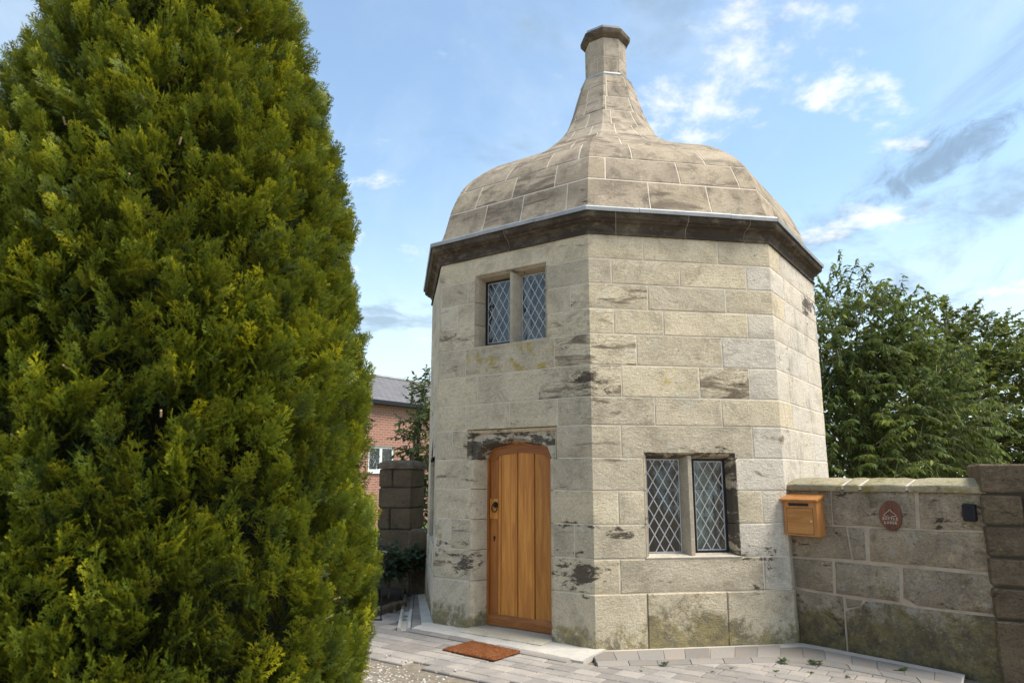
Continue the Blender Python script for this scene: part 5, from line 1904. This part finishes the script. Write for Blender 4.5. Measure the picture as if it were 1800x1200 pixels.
def leafy(root, centers, n_twigs, per, leaf, size, droop, mat, seed, twig_len=(.3, .6), up=.35, bark=None, shell=.55, trunk=None, extra=None, tone0=.3, limbs=10):
    """centers: list of (center, radii). builds crown (leaves), twigs and limbs"""
    rs = np.random.RandomState(seed)
    LV, LF = leaf_template(*leaf); LF = np.array(LF)
    w = np.array([r[0] * r[1] * r[2] for _, r in centers]) ** .7; w = w / w.sum()
    P = []; Dv = []; Ln = []; Tn = []
    tw = MB()
    tips = []
    for _ in range(n_twigs):
        ci = rs.choice(len(centers), p=w)
        c, r = np.array(centers[ci][0]), np.array(centers[ci][1])
        d = rs.normal(size=3); d /= np.linalg.norm(d)
        q = shell + (1 - shell) * rs.rand() ** .6
        lump = 1 + .22 * noise.noise(Vector((d * 2.6 + c).tolist()))
        p0 = c + d * r * q * lump
        if p0[2] < .35: continue
        L = rs.uniform(*twig_len)
        dd = d * .8 + np.array([0, 0, up]) + rs.normal(0, .35, 3); dd /= np.linalg.norm(dd)
        tips.append((p0, dd, L, q))
    for e in (extra or []):
        tips.append((np.array(e[0], float), np.array(e[1], float) / np.linalg.norm(e[1]), e[2], 1.0))
    for p0, dd, L, q in tips:
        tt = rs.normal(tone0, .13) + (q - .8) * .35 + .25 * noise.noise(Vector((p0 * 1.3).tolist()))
        sag = rs.uniform(.1, .3) * L
        pts = [p0 + dd * L * s + np.array([0, 0, -sag * s * s]) for s in (0, .33, .66, 1)]
        tw.tube(pts, [.006, .005, .004, .002], 3, cap=False)
        npl = max(4, int(per * L / np.mean(twig_len)))
        for i in range(npl):
            s = .08 + .92 * (i + rs.rand() * .6) / npl
            p = p0 + dd * L * s + np.array([0, 0, -sag * s * s])
            sd = np.cross(dd, [0, 0, 1.]); sd /= np.linalg.norm(sd) + 1e-6
            ld = dd * .5 + sd * (1 if i % 2 else -1) * rs.uniform(.4, 1.0) + np.array([0, 0, -droop * rs.uniform(.5, 1.3)]) + rs.normal(0, .25, 3)
            P.append(p); Dv.append(ld); Ln.append(size * rs.uniform(.65, 1.2)); Tn.append(tt + rs.normal(0, .10) + (.16 if s > .9 else 0))
    P = np.array(P); Dv = np.array(Dv); Ln = np.array(Ln); Tn = np.array(Tn)
    Dv /= np.linalg.norm(Dv, axis=1, keepdims=True)
    upv = np.array([0, 0, 1.]) + rs.normal(0, .45, (len(P), 3))
    S = np.cross(upv, Dv); S /= np.linalg.norm(S, axis=1, keepdims=True) + 1e-9
    Nn = np.cross(Dv, S)
    V = P[:, None, :] + Ln[:, None, None] * (LV[None, :, 0:1] * Dv[:, None, :] + LV[None, :, 1:2] * S[:, None, :] + LV[None, :, 2:3] * Nn[:, None, :])
    F = (LF[None] + (np.arange(len(P)) * len(LV))[:, None, None]).reshape(-1, 3)
    raw_mesh('crown', V.reshape(-1, 3), F, mat, root, np.repeat(Tn, len(LV)))
    if tw.v: tw.build('twigs', bark or M['bark'], root, sharp=60)
    if trunk:
        (tx, ty), r0, zt = trunk
        mb = MB()
        pts = [(tx, ty, -.1), (tx + .03, ty, zt * .4), (tx - .02, ty + .03, zt)]
        mb.tube(pts, [r0 * 1.25, r0, r0 * .7], 9); mb.build('trunk', bark or M['bark'], root, sharp=60)
        mb = MB()
        for _ in range(limbs):
            p0, dd, L, q = tips[rs.randint(len(tips))]
            a = Vector(pts[2]) - Vector((0, 0, rs.uniform(0, zt * .4))); b = Vector(p0.tolist())
            mid = a.lerp(b, .5) + Vector(rs.normal(0, .12, 3).tolist()) + Vector((0, 0, .15))
            PP = [a.lerp(mid, t) .lerp(mid.lerp(b, t), t) for t in [i / 6 for i in range(7)]]
            mb.tube(PP, [r0 * .42 * (1 - .8 * i / 6) + .006 for i in range(7)], 6)
        mb.build('limbs', bark or M['bark'], root, sharp=60)


ct = empty('cherry_tree', (6.1, 11.6, 0)); tag(ct, 'cherry tree with drooping leaves rising just behind the right side of the lodge', 'tree', 'trees behind the garden wall')
leafy(ct, [((5.75, 11.5, 2.3), (1.3, 1.25, 1.45)), ((5.4, 11.4, 3.65), (.85, 1.0, .85)), ((6.35, 11.3, 2.5), (.95, .9, 1.0)), ((5.2, 11.0, 1.6), (.9, .8, 1.0)), ((6.0, 11.3, 3.8), (.5, .6, .6))],
      1750, 22, ('long', .3, .3), .092, .75, M['cherry'], 41, (.35, .75), .30, M['twig'], .5, ((6.1, 11.8), .10, 1.9),
      extra=[((5.45, 11.4, 4.45), (.05, 0, 1), .95), ((5.52, 11.4, 4.4), (.3, 0, 1), .9), ((5.6, 11.5, 4.4), (.1, .1, 1), .8), ((5.45, 11.4, 4.4), (-.12, 0, 1), .8), ((5.85, 11.4, 4.2), (.5, 0, .9), .8), ((5.45, 11.4, 4.0), (-.6, -.1, .55), .8), ((5.15, 11.2, 3.8), (-.8, 0, .7), .8), ((5.3, 11.2, 4.0), (-.5, 0, .8), .7),
             ((4.95, 11.2, 3.4), (-.5, 0, .7), .6), ((6.2, 11.4, 4.0), (.6, 0, .6), .6), ((6.4, 11.3, 3.6), (.8, 0, .5), .7), ((5.9, 11.4, 4.1), (.2, 0, .9), .5)], limbs=22, tone0=.42)
t2 = empty('broadleaf_tree', (8.9, 14.2, 0)); tag(t2, 'round leafy green tree with a pale trunk, right of the cherry tree', 'tree', 'trees behind the garden wall')
leafy(t2, [((8.7, 14, 2.5), (1.7, 1.5, 1.7)), ((8.5, 13.7, 4.0), (.8, .8, .75)), ((9.9, 14.2, 2.9), (1.6, 1.4, 1.4)), ((8.0, 13.6, 1.8), (1.1, 1.0, 1.2)), ((9.2, 13.8, 4.1), (.75, .7, .55))],
      1700, 21, ('round', .25, .2), .088, .35, M['broad'], 77, (.3, .65), .4, M['twig'], .5, ((8.6, 14.2), .12, 2.4),
      extra=[((8.35, 13.8, 4.5), (-.2, 0, 1), .5), ((8.6, 13.8, 4.6), (.1, 0, 1), .55), ((9.2, 13.8, 4.5), (.4, 0, .8), .5), ((9.5, 13.8, 4.3), (.8, 0, .5), .6)], limbs=16, tone0=.44)
t3 = empty('broadleaf_tree', (12.2, 15.5, 0)); tag(t3, 'dark dense tree running out of the right edge behind the pier', 'tree', 'trees behind the garden wall')
leafy(t3, [((11.6, 15.2, 2.4), (1.9, 1.6, 1.9)), ((13.2, 15.6, 2.6), (1.6, 1.5, 1.8)), ((10.8, 15.0, 1.6), (1.4, 1.2, 1.4))],
      1200, 20, ('round', .25, .2), .10, .35, M['broad'], 99, (.3, .65), .4, M['bark'], .5, ((12.1, 15.5), .15, 2.0), limbs=8, tone0=.36)
sh = empty('leafy_shrub', (-1.75, 11.6, 0)); tag(sh, 'upright leafy shrub between the left pier and the lodge wall', 'shrub')
leafy(sh, [((-1.48, 11.5, 2.0), (.24, .4, .85)), ((-1.42, 11.4, 2.6), (.20, .3, .42)), ((-1.45, 11.5, 1.3), (.3, .4, .6))], 300, 13, ('long', .3, .25), .085, .3, M['shrub'], 15, (.18, .36), .5, M['twig'], .35, ((-1.6, 11.5), .04, 1.6), limbs=8, tone0=.62)
sh = empty('leafy_shrub', (-2.35, 10.9, 0)); tag(sh, 'wispy shrub peeping out beside the conifer, in front of the brick house', 'shrub')
leafy(sh, [((-2.36, 10.9, 2.1), (.14, .2, .6)), ((-2.45, 10.9, 1.2), (.25, .3, .5))], 70, 11, ('long', .3, .25), .07, .3, M['shrub'], 16, (.2, .38), .6, M['twig'], .3, ((-2.45, 10.9), .03, 1.5), limbs=6, tone0=.4)
# border plants under the pier
for i, (x, y, r, n) in enumerate([(-1.50, 8.95, .17, 40), (-1.36, 9.12, .15, 34), (-1.58, 8.55, .20, 46), (-1.28, 9.35, .12, 24)]):
    pl = empty('border_plant', (x, y, 0))
    tag(pl, ['glossy leafed border plant below the stone planter', 'low leafy border plant at the foot of the left pier', 'glossy border plant next to the conifer, behind the iron stake', 'small trailing plant beside the drain bricks at the stub wall'][i], 'plant', 'plants in the bed by the left pier')
    hz = [.16, .10, .26, .06][i]
    rs_ = [(r, r * .9, hz)]
    leafy(pl, [((x, y, .37 + hz * .3), (r, r * .9, hz)), ((x, y, .38), (r * .9, r * .8, .12))] if i != 3 else [((x, y, .42), (r, r, .08))], n, 9, ('round', .2, .2), .075, .25, M['glossy'], 50 + i, (.10, .22), .6, M['bark'], .2, ((x, y), .012, .3), limbs=5, tone0=.35)
bedo = mesh_obj('planting_bed', [(-2.8, 8.15, -.02), (-1.42, 8.10, -.02), (-1.30, 8.7, -.02), (-1.36, 9.7, -.02), (-2.8, 9.7, -.02), (-2.8, 8.15, .035), (-1.45, 8.13, .035), (-1.34, 8.7, .04), (-1.40, 9.7, .05), (-2.8, 9.7, .05)],
                [(5, 6, 7, 8, 9), (0, 1, 6, 5), (1, 2, 7, 6), (2, 3, 8, 7)], M['earth'], None, sharp=0)
bedo['kind'] = 'structure'
rn = random.Random(2)
for i in range(9):
    a = Vector((-1.50, 7.98, 0)).lerp(Vector((-1.285, 8.62, 0)), i / 4) if i < 5 else Vector((-1.50 - .17 * (i - 4), 7.98 + .02 * (i - 4), 0))
    ang = math.atan2(.64, .215) if i < 5 else 0.0
    mb = MB(); mb.bevbox((-.075, -.05, -.03), (.075, .05, .07 + rn.uniform(-.015, .02)), .014, Matrix.Translation(a) @ Matrix.Rotation(ang + rn.uniform(-.1, .1), 4, 'Z'), .006, rn)
    mb.build('edging_stone', M['pierstone'], bedo, sharp=30, props={'moss': .3, 'lichen': .3})

# stone planter on the bed
tp = empty('stone_planter', (-1.62, 9.0, 0)); tag(tp, 'mossy stone planter slab half hidden by the conifer, left of the pier', 'planter')
mb = MB(); rn = random.Random(6)
MX = Matrix.Translation((-1.72, 8.98, 0)) @ Matrix.Rotation(.12, 4, 'Z')
mb.bevbox((-.32, -.17, .50), (.22, .17, .575), .012, MX, .006, rn); mb.build('slab', M['coping'], tp, sharp=30, props={'moss': .3, 'soot': .2})
mb = MB(); mb.bevbox((-.24, -.12, .0), (.12, .12, .501), .015, MX, .006, rn); mb.build('pedestal', M['pierstone'], tp, sharp=30, props={'moss': .3})
# thin iron stake with a foot
st = empty('garden_stake', (-1.365, 7.80, 0)); tag(st, 'thin black iron stake with a small flat foot beside the conifer', 'stake')
mb = MB(); mb.tube([(-1.365, 7.80, .004), (-1.366, 7.80, .3), (-1.374, 7.805, .56), (-1.40, 7.81, .60)], .006, 6); mb.build('rod', M['iron'], st, sharp=60)
mb = MB(); mb.bevbox((-1.46, 7.785, .007), (-1.35, 7.815, .019), .003); mb.build('foot', M['iron'], st, sharp=0)

# weeds in the joints
wd = [(1.22, 6.005, .045), (2.20, 6.10, .055), (2.42, 6.05, .06), (2.98, 5.80, .06), (2.05, 5.86, .03), (1.72, 5.93, .025), (2.3, 5.82, .025), (1.55, 5.84, .022), (2.52, 5.70, .03), (1.0, 5.86, .02), (2.0, 5.72, .02)]
wl = ['tiny green weed in the edging left of the lower window', 'small weed on the edging below the right window jamb', 'leafy weed at the corner where the edging turns', 'moss tuft in the edging below the oval plaque', 'speck of weed in the paving below the right window light', 'speck of weed in the paving below the window mullion', 'speck of weed in the paving left of the edging corner', 'tiny weed speck in the paving below the left window light', 'weed speck in the paving below the letter box', 'leftmost weed speck in the paving, right of the kerb end', 'weed speck nearest the bottom edge of the picture']
TV = leaf_template('round', .2, .2)
for i, (x, y, s) in enumerate(wd):
    rs = np.random.RandomState(i + 60)
    V = []; F = []; T = []
    for k in range(14):
        a = rs.uniform(0, 2 * PI); d = np.array([math.cos(a), math.sin(a), rs.uniform(.2, 1.1)]); Rm = rot_to(d, np.array([0, 0, 1.]))
        V.append((TV[0] * s * rs.uniform(.4, .9)) @ Rm.T + np.array([x + rs.normal(0, s * .25), y + rs.normal(0, s * .25), .022 if s > .035 else .004])); F.append(np.array(TV[1]) + len(T) * 7); T.append(0)
    o = raw_mesh('weed', np.concatenate(V), np.concatenate(F), M['shrub'], None, np.full(14 * 7, .7))
    tag(o, wl[i], 'weed', 'weeds in the paving' if i < 4 else 'specks of weed between the pavers')


# ------------------------------------------------------------------ brick house behind
def house():
    a = Vector((-4.28, 21.5, 0)); d = Vector((1.53, 2.1, 0)).normalized(); n = Vector((d.y, -d.x, 0))
    if n.y > 0: n = -n
    n = Vector((d.y, -d.x, 0))
    root = empty('brick_house', (a.x, a.y, 0)); tag(root, 'red brick house with a slate roof and white window behind the lodge', 'house')
    u0, u1, ze, dep = -5.0, 7.0, 3.80, 5.2
    HF = lambda u, z, o=0.0: Vector((*(a + d * u + n * o).xy, z))
    win = (-.02, 1.05, 1.62, 2.38)

    def uvmesh(name, quads, mat, par):
        vs = []; fs = []; uv = []
        for q in quads:
            o = len(vs)
            vs += [p for p, _ in q]; fs.append(tuple(range(o, o + len(q)))); uv += [w for _, w in q]
        ob = mesh_obj(name, vs, fs, mat, par, sharp=0)
        L = ob.data.uv_layers.new(name='UVMap')
        for i, w in enumerate(uv): L.data[i].uv = w
        return ob
    Q = lambda ua, ub, za, zb, o: [(HF(ua, za, o), (ua, za)), (HF(ub, za, o), (ub, za)), (HF(ub, zb, o), (ub, zb)), (HF(ua, zb, o), (ua, zb))]
    quads = [Q(u0, win[0], -.3, ze, 0), Q(win[1], u1, -.3, ze, 0), Q(win[0], win[1], -.3, win[2], 0), Q(win[0], win[1], win[3], ze, 0)]
    quads += [[(HF(u1, -.3, 0), (0, -.3)), (HF(u1, -.3, -dep), (dep, -.3)), (HF(u1, ze, -dep), (dep, ze)), (HF(u1, ze, 0), (0, ze))],
              [(HF(u0, -.3, -dep), (0, -.3)), (HF(u0, -.3, 0), (dep, -.3)), (HF(u0, ze, 0), (dep, ze)), (HF(u0, ze, -dep), (0, ze))]]
    for x in (win[0], win[1]):
        quads.append([(HF(x, win[2], 0), (0, 0)), (HF(x, win[2], -.12), (.12, 0)), (HF(x, win[3], -.12), (.12, .76)), (HF(x, win[3], 0), (0, .76))])
    uvmesh('wall', quads, M['brick'], root)
    rz = 4.98
    sl = math.hypot(dep / 2 + .2, rz - ze)
    quads = [[(HF(u0 - .2, ze - .05, .22), (u0, 0)), (HF(u1 + .2, ze - .05, .22), (u1, 0)), (HF(u1 + .2, rz, -dep / 2), (u1, sl)), (HF(u0 - .2, rz, -dep / 2), (u0, sl))],
             [(HF(u1 + .2, ze - .05, -dep - .2), (u0, 0)), (HF(u0 - .2, ze - .05, -dep - .2), (u1, 0)), (HF(u0 - .2, rz, -dep / 2), (u1, sl)), (HF(u1 + .2, rz, -dep / 2), (u0, sl))]]
    rf = uvmesh('roof', quads, M['slate'], root)
    mb = MB(); mb.tube([HF(u0, rz + .02, -dep / 2), HF(u1, rz + .02, -dep / 2)], .07, 6); mb.build('ridge_tiles', M['iron'] if False else M['lead'], rf, sharp=60)
    mb = MB(); mb.prism([(u0 - .2, ze - .16), (u1 + .2, ze - .16), (u1 + .2, ze - .04), (u0 - .2, ze - .04)], HF, .05, .26); mb.build('gutter', M['black'], root, sharp=0)
    mb = MB(); mb.tube([HF(2.05, ze - .1, .12), HF(2.05, ze - .35, .06), HF(2.05, 0, .06)], .045, 8); mb.build('downpipe', M['iron'], root, sharp=60)
    w = bpy.data.objects.new('window', None); link(w, root, HF((win[0] + win[1]) / 2, win[2], 0))
    mb = MB(); t = .065
    for (p, q, r_, s_) in ((win[0], win[1], win[2], win[2] + t), (win[0], win[1], win[3] - t, win[3]), (win[0], win[0] + t, win[2] + t, win[3] - t), (win[1] - t, win[1], win[2] + t, win[3] - t), ((win[0] + win[1]) / 2 - .05, (win[0] + win[1]) / 2 + .05, win[2] + t, win[3] - t)):
        mb.prism([(p, r_), (q, r_), (q, s_), (p, s_)], HF, -.10, -.04)
    mb.build('frame', M['white'], w, sharp=0)
    for p, q in ((win[0] + t, (win[0] + win[1]) / 2 - .05), ((win[0] + win[1]) / 2 + .05, win[1] - t)):
        mb = MB(); mb.prism([(p, win[2] + t), (q, win[2] + t), (q, win[3] - t), (p, win[3] - t)], HF, -.085, -.075); mb.build('pane', M['glass'], w, sharp=0)
    mb = MB(); mb.prism([(win[0] - .05, win[2] - .06), (win[1] + .05, win[2] - .06), (win[1] + .05, win[2] - .001), (win[0] - .05, win[2] - .001)], HF, -.05, .05); mb.build('sill', M['white'], w, sharp=0)
    mb = MB(); mb.prism([(win[0], win[2]), (win[1], win[2]), (win[1], win[3]), (win[0], win[3])], HF, -1.0, -.9); mb.build('room_back', M['dark_room'], w, sharp=0)


house()
